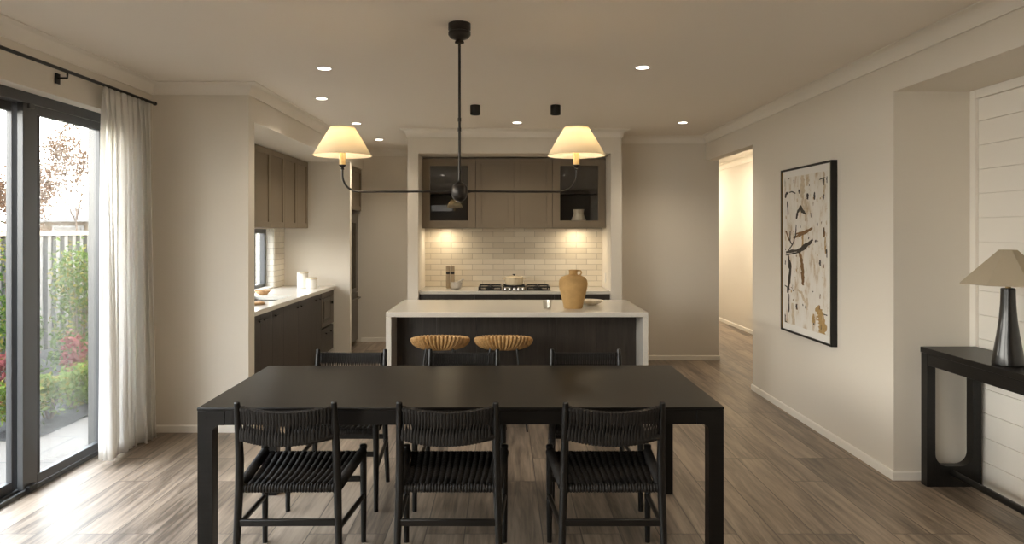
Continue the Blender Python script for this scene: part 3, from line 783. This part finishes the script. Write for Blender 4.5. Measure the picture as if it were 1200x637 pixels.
# ---- alcove: overheads, base cabinets, bench, cooktop
CY = 8.28
xs = [AL+.002, AL+.002+.632, AL+.002+.632+.4565, AR-.002-.632, AR-.002]
def glass_unit(x0, x1, label):
    t = thing('display_cabinet', (0, CY, 0), label, 'cabinet', group='glass-fronted taupe overhead cabinets')
    c = MB(); z0, z1 = 1.59, 2.418; yb_ = AB-CY-.014
    c.box(x0, x0+.018, .021, yb_, z0, z1).box(x1-.018, x1, .021, yb_, z0, z1).box(x0+.018, x1-.018, .021, yb_, z0, z0+.02).box(x0+.018, x1-.018, .021, yb_, z1-.02, z1).box(x0+.018, x1-.018, yb_-.012, yb_, z0+.02, z1-.02)
    c.build('carcass', M['taupe_in'], t)
    MB().box(x0+.02, x1-.02, .06, yb_-.014, 2.0, 2.016).build('shelf', M['taupe_in'], t)
    shaker(t, 'door', 'y', x0, x1, z0, z1, 0, M['taupe'], rail=.088, glazed=True)
glass_unit(xs[0], xs[1], 'taupe overhead cabinet with a dark glass door left of the alcove centre')
glass_unit(xs[3], xs[4], 'taupe overhead cabinet with a dark glass door holding a pale vase')
t = thing('overhead_cabinet', (0, CY, 0), 'taupe two-door overhead cabinet in the middle of the alcove above the cooktop', 'cabinet')
MB().box(xs[1]+.0005, xs[3]-.0005, .021, AB-CY-.014, 1.59, 2.418).build('carcass', M['taupe'], t)
shaker(t, 'door', 'y', xs[1], xs[2], 1.59, 2.418, 0, M['taupe'], rail=.065)
shaker(t, 'door', 'y', xs[2], xs[3], 1.59, 2.418, 0, M['taupe'], rail=.065)
t = thing('vase', (.905, 8.43, 1.611), 'small cream bulbous vase inside the glass-fronted cabinet', 'vase')
MB().lathe([(.052, 0), (.072, .012), (.090, .05), (.088, .085), (.070, .125), (.060, .155), (.066, .195), (.070, .206), (.064, .206), (.054, .155), (.05, .12), (.001, .11)], seg=40).build('body', M['glaze'], t)
BF = 7.94
tag(MB().box(AL+.001, AR-.001, BF, AB-.013, .84, .875).build('worktop', M['stone'], None, bev=.002), 'pale stone worktop in the tiled alcove under the cooktop', 'worktop')
bx_ = [AL+.002, -.33, .58, AR-.002]
bl = ['dark timber base cabinet in the alcove below the pepper mills', 'dark timber base cabinet in the alcove below the cooktop', 'dark timber base cabinet in the alcove behind the ochre jug']
for i in range(3):
    x0, x1 = bx_[i], bx_[i+1]
    t = thing('base_cabinet', ((x0+x1)/2, BF+.03, 0), bl[i], 'cabinet', group='dark base cabinets in the alcove')
    h = (x1-x0)/2-.0005
    MB().box(-h, h, .021, .6, .1, .838).box(-h, h, .07, .58, 0, .1).build('carcass', M['darkwood'], t)
    for z0, z1 in ((.1, .46), (.46, .835)):
        d = slab(t, 'drawer', 'y', -h, h, z0, z1, 0, M['darkwood']); tknob(d, (-.05, 0, z1-.06), 'y'); tknob(d, (.05, 0, z1-.06), 'y')
t = thing('cooktop', (.125, 8.24, .875), 'black five-burner gas cooktop with pale knobs on the alcove worktop', 'cooktop')
MB().box(-.415, .415, -.25, .25, 0, .008).build('plate', M['ovenglass'], t, bev=.003)
for bx0, by0 in ((-.28, -.11), (-.28, .12), (0, .06), (.28, -.11), (.28, .12)):
    MB().lathe([(.05, .008), (.05, .016), (.035, .018), (.035, .026), (.001, .027)], (bx0, by0, 0), 24).build('burner', M['iron'], t)
for gx in (-.28, 0, .28):
    g = MB(); ww = .125
    for y in (-.20, .21): 
        if gx == 0 and y < 0: y = -.08
        g.box(gx-ww, gx+ww, y-.006, y+.006, .030, .042)
    y_a = -.08 if gx == 0 else -.20
    for x in (-ww, 0, ww): g.box(gx+x-.006, gx+x+.006, y_a, .21, .030, .042)
    for y in (y_a, .21):
        for x in (-ww, ww): g.box(gx+x-.007, gx+x+.007, y-.007, y+.007, .008, .030)
    for y in ((-.11, .12) if gx else (.06,)): g.box(gx-ww, gx+ww, y-.005, y+.005, .030, .042)
    g.build('grate', M['iron'], t)
for i in range(5):
    MB().lathe([(.018, .008), (.020, .010), (.018, .030), (.014, .034)], (-.10+.05*i, -.205, 0), 20).build('knob', M['steel'], t)
t = thing('dutch_oven', (.125, 8.30, .919), 'cream enamel casserole pot with a lid on the gas cooktop', 'pot')
po = MB().lathe([(.092, 0), (.102, .006), (.108, .03), (.109, .082), (.112, .086)], seg=40).build('pot', M['enamel'], t)
for sx in (-1, 1): MB().tube([(sx*.106, -.028, .072), (sx*.128, -.024, .075), (sx*.134, 0, .075), (sx*.128, .024, .075), (sx*.106, .028, .072)], .0065, 8).build('handle', M['enamel'], po)
li = MB().lathe([(.113, .087), (.113, .092), (.095, .101), (.05, .108), (.001, .109)], seg=40).build('lid', M['enamel'], t)
MB().lathe([(.007, .107), (.007, .116), (.018, .119), (.018, .127), (.012, .130)], seg=20).build('lid_knob', M['black'], li)
def mill(x, lb):
    t = thing('pepper_mill', (x, 8.36, .875), lb, 'pepper mill', group='pale timber mills')
    MB().lathe([(.023, 0), (.025, .003), (.025, .165), (.022, .168)], seg=28).build('body', M['mill'], t)
    MB().lathe([(.023, .168), (.0245, .170), (.0245, .190), (.023, .192)], seg=28).build('band', M['black'], t)
    MB().lathe([(.022, .192), (.025, .195), (.025, .258), (.020, .264)], seg=28).build('cap', M['mill'], t)
mill(-.662, 'pale timber pepper mill with a black band, left one of the two')
mill(-.609, 'pale timber pepper mill with a black band, right one of the two beside the mortar')
t = thing('mortar', (-.555, 8.20, .875), 'small grey-white stone mortar on the alcove worktop', 'mortar')
MB().lathe([(.036, 0), (.042, .004), (.060, .02), (.068, .045), (.070, .083), (.062, .083), (.056, .05), (.03, .028), (.001, .026)], seg=36).build('bowl', M['grey_ceramic'], t)
pe = MB().tube([(-.022, 0, .056), (.02, 0, .082), (.075, 0, .113), (.088, 0, .122)], [.016, .012, .0105, .012], 12).build('pestle', M['grey_ceramic'], None)
pe.location = (-.555, 8.20, .875); tag(pe, 'grey-white stone pestle leaning in the mortar', 'pestle')
t = thing('power_outlet', (AR, 8.32, 1.0), 'small white power outlet on the right side of the tiled alcove', 'outlet')
MB().box(-.008, -.0005, -.036, .036, -.058, .058).build('plate', M['white'], t, bev=.002)
for dz in (-.02, .02): MB().box(-.010, -.008, -.012, .012, dz-.012, dz+.012).build('socket', M['white'], t, bev=.001)

# ---- things on the island
t = thing('jug', (.618, 6.20, IZ), 'large matte ochre stoneware jug with a small ring handle on the island', 'jug')
MB().lathe([(.078, 0), (.082, .004), (.092, .05), (.108, .11), (.122, .17), (.128, .215), (.122, .250), (.100, .276), (.066, .290), (.040, .296), (.037, .303), (.038, .332), (.041, .338), (.036, .339), (.032, .30), (.001, .29)], seg=48).build('body', M['ochre'], t)
MB().tube([(.034, 0, .328), (.052, 0, .334), (.068, 0, .328), (.073, 0, .312), (.066, 0, .296), (.052, 0, .289), (.045, 0, .291)], .0065, 10, up=(0, 1, 0)).build('handle', M['ochre'], t)
t = thing('glass_tumbler', (.383, 6.10, IZ), 'small clear faceted glass tumbler on the island left of the ochre jug', 'glass')
MB().lathe([(.031, 0), (.033, .003), (.042, .078), (.039, .078), (.031, .012), (.001, .010)], seg=12).build('glass', M['clear'], t, ang=20)
t = thing('shallow_bowl', (.800, 6.47, IZ), 'shallow pale stoneware bowl on the island beside the ochre jug', 'bowl')
MB().lathe([(.055, 0), (.058, .004), (.10, .022), (.125, .044), (.121, .045), (.09, .026), (.05, .012), (.001, .010)], seg=44).build('bowl', M['bowl'], t)

# ------------------------------------------------------------------ painting on the right wall
PFy0, PFy1, PZ0, PZ1, PXf = 5.12, 6.055, .708, 2.078, RX-.047
t = thing('framed_painting', (RX, (PFy0+PFy1)/2, (PZ0+PZ1)/2), 'tall abstract painting in a black frame on the right wall', 'painting')
hy_, hz_ = (PFy1-PFy0)/2, (PZ1-PZ0)/2
f = MB(); fw = .016
f.box(-.047, -.001, -hy_, -hy_+fw, -hz_, hz_).box(-.047, -.001, hy_-fw, hy_, -hz_, hz_).box(-.047, -.001, -hy_+fw, hy_-fw, -hz_, -hz_+fw).box(-.047, -.001, -hy_+fw, hy_-fw, hz_-fw, hz_)
f.build('frame', M['black'], t, bev=.001)
g = MB(); g.box(-.046, -.03, -hy_+fw, -hy_+fw+.006, -hz_+fw, hz_-fw).box(-.046, -.03, hy_-fw-.006, hy_-fw, -hz_+fw, hz_-fw)
g.build('gilt_fillet', M['brass'], t)
MB().box(-.036, -.004, -hy_+fw, hy_-fw, -hz_+fw, hz_-fw).build('mount', M['matboard'], t)
ins = .055
cvm = MB().box(-.040, -.0365, -hy_+fw+ins, hy_-fw-ins, -hz_+fw+ins, hz_-fw-ins)
strokes = {'pdark': MB(), 'pbrown': MB(), 'pgold': MB(), 'ppale': MB()}
def pt(a, b, crop):
    if crop == 0: x, y = 905+a/5.306, 180+b/5.306
    else: x, y = 905+a/5.094, 290+b/5.094
    d = (RX-.041)*820/(x-590); zz = 1.557-(y-270.5)*d/820
    return d-(PFy0+PFy1)/2, zz-(PZ0+PZ1)/2
rs = random.Random(3)
lay = [0]
def stroke(m, pts, w, crop=0):
    lay[0] += 1; xo = -.0402-.00002*lay[0]
    P = [Vector(pt(a, b, crop)) for a, b in pts]
    ww = 1.35*w/5.2/150.
    fine = []
    for i in range(len(P)-1):
        for k in range(6): fine.append(P[i].lerp(P[i+1], k/6))
    fine.append(P[-1]); n = len(fine); L_, R_ = [], []
    for i, p in enumerate(fine):
        t_ = (fine[min(i+1, n-1)]-fine[max(i-1, 0)]).normalized(); nn = Vector((-t_.y, t_.x))
        s_ = ww*.5*(.55+.45*math.sin(PI*(i+.5)/n))
        nn = Vector((nn.x*2.0, nn.y)); L_.append(p+nn*s_*rs.uniform(.5, 1.25)); R_.append(p-nn*s_*rs.uniform(.5, 1.25))
    mb = strokes[m]
    def c(p): return (xo, max(-hy_+.075, min(hy_-.075, p.x)), max(-hz_+.075, min(hz_-.075, p.y)))
    for i in range(n-1): mb.quad(c(L_[i]), c(L_[i+1]), c(R_[i+1]), c(R_[i]))
for a in ((185, 130, 275, 26), (205, 280, 420, 14), (215, 110, 200, 20), (320, 110, 260, 12)): stroke('ppale', [(a[0], a[1]), (a[0]+4, (a[1]+a[2])/2), (a[0]+1, a[2])], a[3])
stroke('ppale', [(150, 250), (175, 270), (195, 330)], 16, 1); stroke('ppale', [(205, 300), (205, 370)], 20, 1); stroke('ppale', [(120, 330), (130, 480)], 22, 1)
stroke('pgold', [(268, 350), (288, 400), (298, 450), (300, 530)], 42, 1); stroke('pgold', [(246, 395), (247, 450)], 16, 1)
stroke('pgold', [(328, 520), (330, 620)], 9); stroke('pgold', [(255, 370), (285, 380)], 22, 1); stroke('pgold', [(190, 480), (188, 600)], 14)
stroke('pbrown', [(130, 522), (180, 502), (250, 462)], 17); stroke('pbrown', [(140, 500), (200, 486), (238, 468)], 12); stroke('pbrown', [(322, 458), (321, 520)], 12)
stroke('pbrown', [(160, 10), (176, 90), (182, 150), (183, 225)], 20, 1); stroke('pbrown', [(85, 480), (105, 540)], 12); stroke('pbrown', [(145, 335), (145, 370)], 14, 1)
for P in ([(150, 405), (155, 370), (175, 328), (207, 376)], [(172, 330), (178, 350), (200, 372)]): stroke('pdark', P, 13)
stroke('pdark', [(92, 612), (128, 560), (146, 500), (148, 440)], 8); stroke('pdark', [(85, 612), (165, 600), (252, 533)], 18); stroke('pdark', [(140, 606), (200, 585), (245, 552)], 11)
stroke('pdark', [(80, 275), (86, 250), (100, 240)], 14); stroke('pdark', [(95, 295), (98, 380)], 10); stroke('pdark', [(76, 150), (78, 205)], 6); stroke('pdark', [(103, 142), (104, 160)], 8)
stroke('pdark', [(104, 240), (125, 236), (145, 246)], 8); stroke('pdark', [(166, 222), (167, 248)], 10); stroke('pdark', [(220, 246), (220, 284)], 12); stroke('pdark', [(262, 238), (263, 286)], 9)
stroke('pdark', [(318, 145), (319, 195)], 10); stroke('pdark', [(319, 250), (318, 285)], 7); stroke('pdark', [(292, 160), (330, 148)], 7); stroke('pdark', [(341, 140), (342, 182)], 9); stroke('pdark', [(268, 535), (270, 550)], 10)
stroke('pdark', [(112, 480), (110, 540), (125, 570)], 8); stroke('pdark', [(320, 462), (318, 500)], 5); stroke('pdark', [(335, 590), (336, 620)], 6)
stroke('pdark', [(95, 40), (108, 130), (92, 270)], 18, 1); stroke('pdark', [(100, 275), (100, 385)], 9, 1); stroke('pdark', [(80, 45), (150, 30), (200, 5)], 10, 1); stroke('pdark', [(145, 338), (145, 366)], 8, 1)
stroke('pdark', [(285, 72), (286, 108)], 10, 1); stroke('pdark', [(300, 395), (320, 402), (345, 412)], 5, 1); stroke('pdark', [(335, 430), (338, 468)], 8, 1); stroke('pdark', [(76, 395), (78, 450)], 9, 1); stroke('pdark', [(82, 440), (104, 462)], 10, 1)
stroke('pdark', [(248, 450), (248, 462)], 8, 1); stroke('pdark', [(325, 10), (326, 60)], 5, 1); stroke('pdark', [(70, 220), (110, 250)], 6, 1)
for _ in range(70):
    a_, b_ = rs.uniform(75, 345), rs.uniform(140, 620); c_ = rs.choice((0, 1))
    if c_: b_ = rs.uniform(0, 470)
    stroke(rs.choice(('ppale', 'ppale', 'pgold', 'pbrown', 'pdark')), [(a_, b_), (a_+rs.uniform(-3, 3), b_+rs.uniform(6, 30))], rs.uniform(2.5, 7), c_)
allv = cvm
mats_ = [M['canvas']]
for i, (k, mb) in enumerate(strokes.items()):
    b = len(allv.v); allv.v += mb.v; allv.f += [tuple(x+b for x in f_) for f_ in mb.f]; allv.m += [i+1]*len(mb.f); mats_.append(M[k])
allv.raw = True
allv.build('picture', mats_, t, smooth=False)

# ------------------------------------------------------------------ console table and lamp in the niche
CZ = .845; cx0, cx1 = 2.575, 2.915; cyF, cyN = 4.325, 2.75
t = thing('console_table', ((cx0+cx1)/2, (cyF+cyN)/2, 0), 'black oak console table with arched end frames in the niche', 'console table')
ax, ay = (cx1-cx0)/2, (cyF-cyN)/2
MB().box(-ax, ax, -ay, ay, CZ-.035, CZ).build('tabletop', M['console'], t, bev=.003)
for sy in (-1, 1):
    y1_ = sy*(ay-.004); y0_ = sy*(ay-.064); a, b = min(y0_, y1_), max(y0_, y1_)
    zt = CZ-.036; lw = .052; zi = .125; r_ = .075; zo = CZ-.105
    outer = [(-ax+.004, 0), (ax-.004, 0), (ax-.004, zt), (-ax+.004, zt)]
    # frame with a hole rounded at the bottom: two stiles, top rail, curved bottom
    e = MB()
    e.box(-ax+.004, -ax+.004+lw, a, b, 0, zt).box(ax-.004-lw, ax-.004, a, b, 0, zt).box(-ax+.004+lw, ax-.004-lw, a, b, zo, zt)
    xi = ax-.004-lw
    poly = [(-xi, 0), (xi, 0), (xi, zi+r_)]
    for i in range(1, 9):
        w_ = -PI/2*i/8; poly.append((xi-r_+r_*math.cos(w_), zi+r_+r_*math.sin(w_)))
    for i in range(0, 9):
        w_ = -PI/2-PI/2*i/8; poly.append((-xi+r_+r_*math.cos(w_), zi+r_+r_*math.sin(w_)))
    e.prism(poly, a, b, 1)
    e.build('end_frame', M['console'], t, bev=.002)
for s_ in (-1, 1):
    a, b = s_*(ax-.006), s_*(ax-.030)
    MB().box(min(a, b), max(a, b), -ay+.065, ay-.065, CZ-.105, CZ-.036).build('apron', M['console'], t, bev=.002)
MB().tube([(-.01, -ay+.03, .085), (-.01, ay-.03, .085)], .019, 14).build('stretcher', M['console'], t)
t = thing('table_lamp', (2.69, 3.73, CZ), 'table lamp with a tapered black base and faceted beige shade on the console', 'lamp')
MB().lathe([(.070, 0), (.075, .004), (.075, .012), (.068, .06), (.052, .16), (.042, .24), (.036, .32), (.0345, .375), (.034, .405), (.030, .408)], seg=44).build('base', M['lampbase'], t)
MB().lathe([(.013, .406), (.013, .445), (.016, .447), (.016, .455)], seg=20).build('neck', M['brass'], t)
sh = MB(); sh.raw = True
sh.lathe([(.230, .430), (.043, .610)], seg=8, caps=False, rot=PI/8+.16)
sh.build('shade', M['shade2'], t, solid=.004, smooth=False)
MB().lathe([(.044, .606), (.044, .610)], seg=8, rot=PI/8+.16).build('shade_cap', M['shade2'], t, smooth=False)

# ------------------------------------------------------------------ garden
struct(MB().box(-30, -2.955, -14, 45, -.32, -.10), 'ground', M['lawn'])
struct(MB().box(-3.56, -2.94, -6, 14, -.098, -.03).box(-9, -3.56, -6, 5.28, -.098, -.03), 'terrace', M['paver'])
tp = MB(); nx, ny = 26, 70
for j in range(ny+1):
    for i in range(nx+1):
        x = -6.15+2.58*i/nx; y = 5.29+8.5*j/ny
        tp.v.append((x, y, -.03+.05*math.sin(PI*i/nx)+random.uniform(-.02, .02)))
for j in range(ny):
    for i in range(nx): a = j*(nx+1)+i; tp._f((a, a+1, a+nx+2, a+nx+1))
struct(tp, 'garden_bed', M['mulch'])
# steel fence along the boundary
FX = -6.2
fe = thing('steel_fence', (FX, 9, -.12), 'grey corrugated steel boundary fence with a cream top rail behind the garden', 'fence')
def fsheet(y0, y1):
    mb = MB(); prof = []; y = y0
    while y < y1-.001:
        for dy, dx in ((0, 0), (.07, 0), (.09, .045), (.16, .045), (.18, 0)): prof.append((y+dy, dx))
        y += .18
    b = len(mb.v)
    for z_ in (.05, 1.62):
        for yy, dx in prof: mb.v.append((dx, yy-9, z_))
    n = len(prof)
    for i in range(n-1): mb._f((b+i, b+i+1, b+n+i+1, b+n+i))
    mb.raw = True
    return mb.build('fence_panel', M['fence'], fe, smooth=False, solid=.003)
yy = -5.4
while yy < 25:
    fsheet(yy, yy+2.34)
    MB().box(-.03, .07, yy-9+2.34, yy-9+2.40, 0, 1.66).build('post', M['fence'], fe)
    yy += 2.4
MB().box(-.035, .075, -14.5, 16.6, 1.615, 1.68).build('top_rail', M['fence_cap'], fe, bev=.004)

def leaves(mb, n, fn, size, rnd, tilt=1.):
    for _ in range(n):
        c = Vector(fn()); s_ = size*rnd.uniform(.6, 1.3)
        a = Vector((rnd.gauss(0, 1), rnd.gauss(0, 1), rnd.gauss(.2, .8)*tilt)).normalized()
        b = a.cross(Vector((rnd.gauss(0, 1), rnd.gauss(0, 1), rnd.gauss(0, 1)))).normalized()
        mb.cur = rnd.randrange(3) if rnd.random() < .6 else 0
        n_ = a.cross(b)*s_*.12
        mb.quad(c-a*s_, c+b*s_*.42+n_, c+a*s_, c-b*s_*.42+n_)
def shrub(name, loc, rx, ry, h, n, size, ms, label, cat='shrub', stems=5, seed=1, z0=.05, group=None):
    rnd = random.Random(seed)
    t = thing(name, loc, label, cat, group=group)
    mb = MB(); mb.raw = True
    cl = [(rnd.uniform(-.6, .6)*rx, rnd.uniform(-.6, .6)*ry, z0+(h-z0)*(.2+.75*rnd.random()**.8)) for _ in range(max(8, n//55))]
    def f():
        if rnd.random() < .25:
            w_ = rnd.uniform(0, 2*PI); q_ = rnd.random()**.5; zz = rnd.random()
            k = (1-.55*zz**2); return (rx*q_*math.cos(w_)*k, ry*q_*math.sin(w_)*k, z0+(h-z0)*zz)
        while True:
            c = rnd.choice(cl); k = .3
            q = (c[0]+rnd.gauss(0, rx*k), c[1]+rnd.gauss(0, ry*k), max(.02, c[2]+rnd.gauss(0, .09*h)))
            if (q[0]/rx)**2+(q[1]/ry)**2 < .8: return q
    leaves(mb, n, f, size, rnd)
    sm = MB()
    for i in range(stems):
        w_ = 2*PI*i/stems+rnd.random(); e_ = Vector((rx*.55*math.cos(w_), ry*.55*math.sin(w_), h*rnd.uniform(.7, .95)))
        sm.tube([(0, 0, -.06), tuple(e_*.4+Vector((0, 0, h*.08))), tuple(e_)], [.012, .008, .003], 6)
    mb.build('foliage', [M[k] for k in ms], t, smooth=False)
    sm.build('stem', M['bark'], t)
    return t
G = -.02
# low hedge along the paving
hp = [(-3.83, 5.52), (-3.80, 5.86), (-3.80, 6.18), (-3.80, 6.50), (-3.80, 6.84), (-3.80, 7.2)]
hl = ['low bright green hedge plant at the paving edge, nearest the left glass panel', 'low bright green hedge plant behind the grey door stile', 'low bright green hedge plant at the paving edge, first beyond the wide door stile',
      'low bright green hedge plant at the paving edge below the pink shrub', 'low bright green hedge plant at the paving edge, second from the curtain', 'low bright green hedge plant at the paving edge nearest the curtain']
for i, (x, y) in enumerate(hp):
    shrub('hedge_plant', (x, y, G), .22, .168, .36, 700, .026, ['leaf_lime', 'leaf_green', 'leaf_gold'], hl[i], seed=20+i, group='low hedge along the paving')
shrub('pink_shrub', (-4.19, 6.85, G), .15, .16, .56, 420, .034, ['leaf_red', 'leaf_pink', 'leaf_red'], 'pink-red leaved shrub seen through the right glass panel', seed=31)
shrub('pink_shrub', (-4.30, 6.15, G), .20, .2, .50, 520, .034, ['leaf_red', 'leaf_pink', 'leaf_red'], 'pink-red leaved shrub seen through the left glass panel', seed=32)
shrub('tall_shrub', (-5.0, 8.25, G), .34, .36, 1.34, 1900, .030, ['leaf_green', 'leaf_gold', 'leaf_lime'], 'tall yellow-green shrub in front of the fence, nearest the curtain', seed=33, stems=7)
shrub('tall_shrub', (-5.15, 7.45, G), .24, .26, .92, 900, .034, ['leaf_green', 'leaf_lime', 'leaf_deep'], 'glossy green shrub in front of the fence beside the wide door stile', seed=34)
shrub('tall_shrub', (-4.62, 6.62, G), .16, .2, 1.50, 900, .032, ['leaf_green', 'leaf_gold', 'leaf_deep'], 'slender golden-green shrub climbing behind the left glass panel', seed=35, stems=3)
shrub('round_shrub', (-4.50, 7.25, G), .24, .22, .48, 700, .028, ['leaf_green', 'leaf_deep', 'leaf_lime'], 'rounded mid-green shrub behind the hedge left of the pink one', seed=36)
shrub('round_shrub', (-4.35, 7.75, G), .25, .25, .6, 700, .028, ['leaf_green', 'leaf_deep', 'leaf_lime'], 'rounded dark green shrub under the tallest yellow-green shrub', seed=37)
shrub('tall_shrub', (-5.1, 9.2, G), .35, .4, 1.2, 1500, .032, ['leaf_green', 'leaf_gold', 'leaf_deep'], 'tall green shrub in front of the fence, half hidden by the curtain', seed=38)

def tree(loc, H, label, seed, ms, nl, lsize, name='tree', spread=.5, depth=4, bare=False):
    rnd = random.Random(seed); t = thing(name, loc, label, 'tree')
    br = MB(); tips = []
    def grow(p, d, ln, r, k):
        pts = [p]; q = p
        for i in range(3):
            d = (d+Vector((rnd.gauss(0, .12), rnd.gauss(0, .12), .05))).normalized(); q = q+d*ln/3; pts.append(q)
            if k < depth-1: tips.append(q)
        br.tube([tuple(x) for x in pts], [r, r*.9, r*.8, r*.62], 6)
        if k <= 0: return
        for _ in range(3 if k > 1 else 2):
            nd = (d+Vector((rnd.gauss(0, spread), rnd.gauss(0, spread), rnd.uniform(-.05, .35)))).normalized()
            grow(q, nd, ln*rnd.uniform(.62, .85), r*.6, k-1)
    grow(Vector((0, 0, 0)), Vector((0, 0, 1)), H*.36, H*.012, depth)
    br.build('trunk', M['bark'], t)
    if nl:
        mb = MB(); mb.raw = True
        def f():
            c = rnd.choice(tips); return (c.x+rnd.gauss(0, .10), c.y+rnd.gauss(0, .10), c.z+rnd.gauss(0, .10))
        leaves(mb, nl, f, lsize, rnd)
        mb.build('foliage', [M[k] for k in ms], t, smooth=False)
tree((-7.80, 13.2, -.1), 3.15, 'slender tree with sparse dry pinkish leaves beyond the fence', 5, ['leaf_dry', 'leaf_pale', 'leaf_dry'], 9000, .034, spread=.5, depth=5)
tree((-5.55, 7.05, -.05), 2.3, 'bare young sapling with thin upright twigs behind the left glass panel', 9, [], 0, .03, name='sapling', spread=.16, depth=2)
# neighbouring house beyond the fence
h = thing('house', (-15.5, 34, -.3), 'neighbouring house with beige walls and grey roof beyond the fence', 'house')
MB().box(-5.2, 5.2, -3.6, 3.6, 0, 2.36).build('wall', M['render'], h)
rf_ = MB()
rf_.v = [(-5.7, -4.1, 2.36), (5.7, -4.1, 2.36), (5.7, 4.1, 2.36), (-5.7, 4.1, 2.36), (-3.9, 0, 3.25), (3.9, 0, 3.25)]
for q_ in ((0, 1, 5, 4), (1, 2, 5), (2, 3, 4, 5), (3, 0, 4), (3, 2, 1, 0)): rf_._f(q_)
ro = rf_.build('roof', M['rooftile'], h, smooth=False)
MB().box(-5.75, 5.75, -4.18, -4.08, 2.26, 2.38).build('gutter', M['alu'], ro)
for xx_ in (-3.4, 0, 3.4):
    o = MB().box(xx_-.7, xx_+.7, -3.65, -3.6, 1.0, 2.1).build('window', M['alu'], h); MB().box(xx_-.6, xx_+.6, -3.67, -3.65, 1.08, 2.02).build('pane', M['ovenglass'], o)
# dark post and rail near the left edge of the garden
g = thing('garden_gate', (-4.70, 6.34, -.05), 'dark metal garden gate with one cross rail at the left edge of the garden', 'gate')
for x in (-.75, 0): MB().box(x-.02, x+.02, -.02, .02, 0, 1.5).build('post', M['alu'], g)
for z_ in (.12, .98, 1.46): MB().box(-.73, -.02, -.012, .012, z_, z_+.045).build('rail', M['alu'], g)

# ------------------------------------------------------------------ light
wd = bpy.data.worlds.new('sky'); sc.world = wd; wd.use_nodes = True
N, L = wd.node_tree.nodes, wd.node_tree.links; N.clear()
o = N.new('ShaderNodeOutputWorld'); bg = N.new('ShaderNodeBackground'); L.new(bg.outputs[0], o.inputs[0])
tc = N.new('ShaderNodeTexCoord'); sx_ = N.new('ShaderNodeSeparateXYZ'); L.new(tc.outputs['Generated'], sx_.inputs[0])
rp = N.new('ShaderNodeValToRGB'); L.new(sx_.outputs[2], rp.inputs[0])
e = rp.color_ramp.elements
e[0].position = 0.; e[0].color = (1., .94, .86, 1); e[1].position = .55; e[1].color = (.80, .88, 1., 1)
x_ = e.new(.18); x_.color = (1., .96, .90, 1)
L.new(rp.outputs[0], bg.inputs[0]); bg.inputs[1].default_value = 3.45
light('SUN', 'sun', (12, 6, 8), 3.2, (1, .80, .55), None, rot=(0, math.radians(90-25), 0), angle=.01)
# daylight sampling portals in the openings
def portal(name, loc, rot, sx, sy):
    o = light('AREA', name, loc, 1, (1, 1, 1), None, rot, shape='RECTANGLE', size=sx, size_y=sy); o.data.cycles.is_portal = True
portal('door_portal', (-2.97, 3.0, 1.19), (0, -PI/2, 0), 2.4, 4.0)
portal('door_portal', (-2.97, -1.17, 1.19), (0, -PI/2, 0), 2.4, 3.5)
portal('window_portal', (-2.97, 7.06, 1.24), (0, -PI/2, 0), .7, 2.6)
portal('rear_portal', (-1.75, BY-.2, 2.2), (PI/2, 0, 0), .7, .3)
# strip lights under the alcove overheads, unseen fill lights added in the hallway
for x in (-.70, .88):
    light('AREA', 'cabinet_light', (x, 8.40, 1.584), .48, (1, .83, .58), None, (0, 0, 0), shape='DISK', size=.10)
for y in (10.2, 12.4):
    light('AREA', 'hall_fill_light', (2.85, y, CH-.02), 6., (1, .91, .75), None, (0, 0, 0), shape='DISK', size=.3)

# ------------------------------------------------------------------ camera and view
cam = bpy.data.cameras.new('camera'); co = bpy.data.objects.new('camera', cam); COL.objects.link(co)
co.location = (0, 0, 1.557); co.rotation_euler = (PI/2, 0, 0)
cam.sensor_width = 36; cam.lens = 820/1200*36; cam.shift_x = 10/1200; cam.shift_y = -48/1200; cam.clip_start = .05; cam.clip_end = 200
sc.camera = co
sc.view_settings.view_transform = 'Standard'; sc.view_settings.look = 'None'; sc.view_settings.gamma = 1; sc.view_settings.exposure = 2.3
sc.view_settings.use_curve_mapping = False
sc.cycles.use_denoising = True
sc.cycles.max_bounces = 12; sc.cycles.diffuse_bounces = 6; sc.cycles.transparent_max_bounces = 16
sc.cycles.sample_clamp_indirect = 6.
sc.cycles.caustics_reflective = False; sc.cycles.caustics_refractive = False
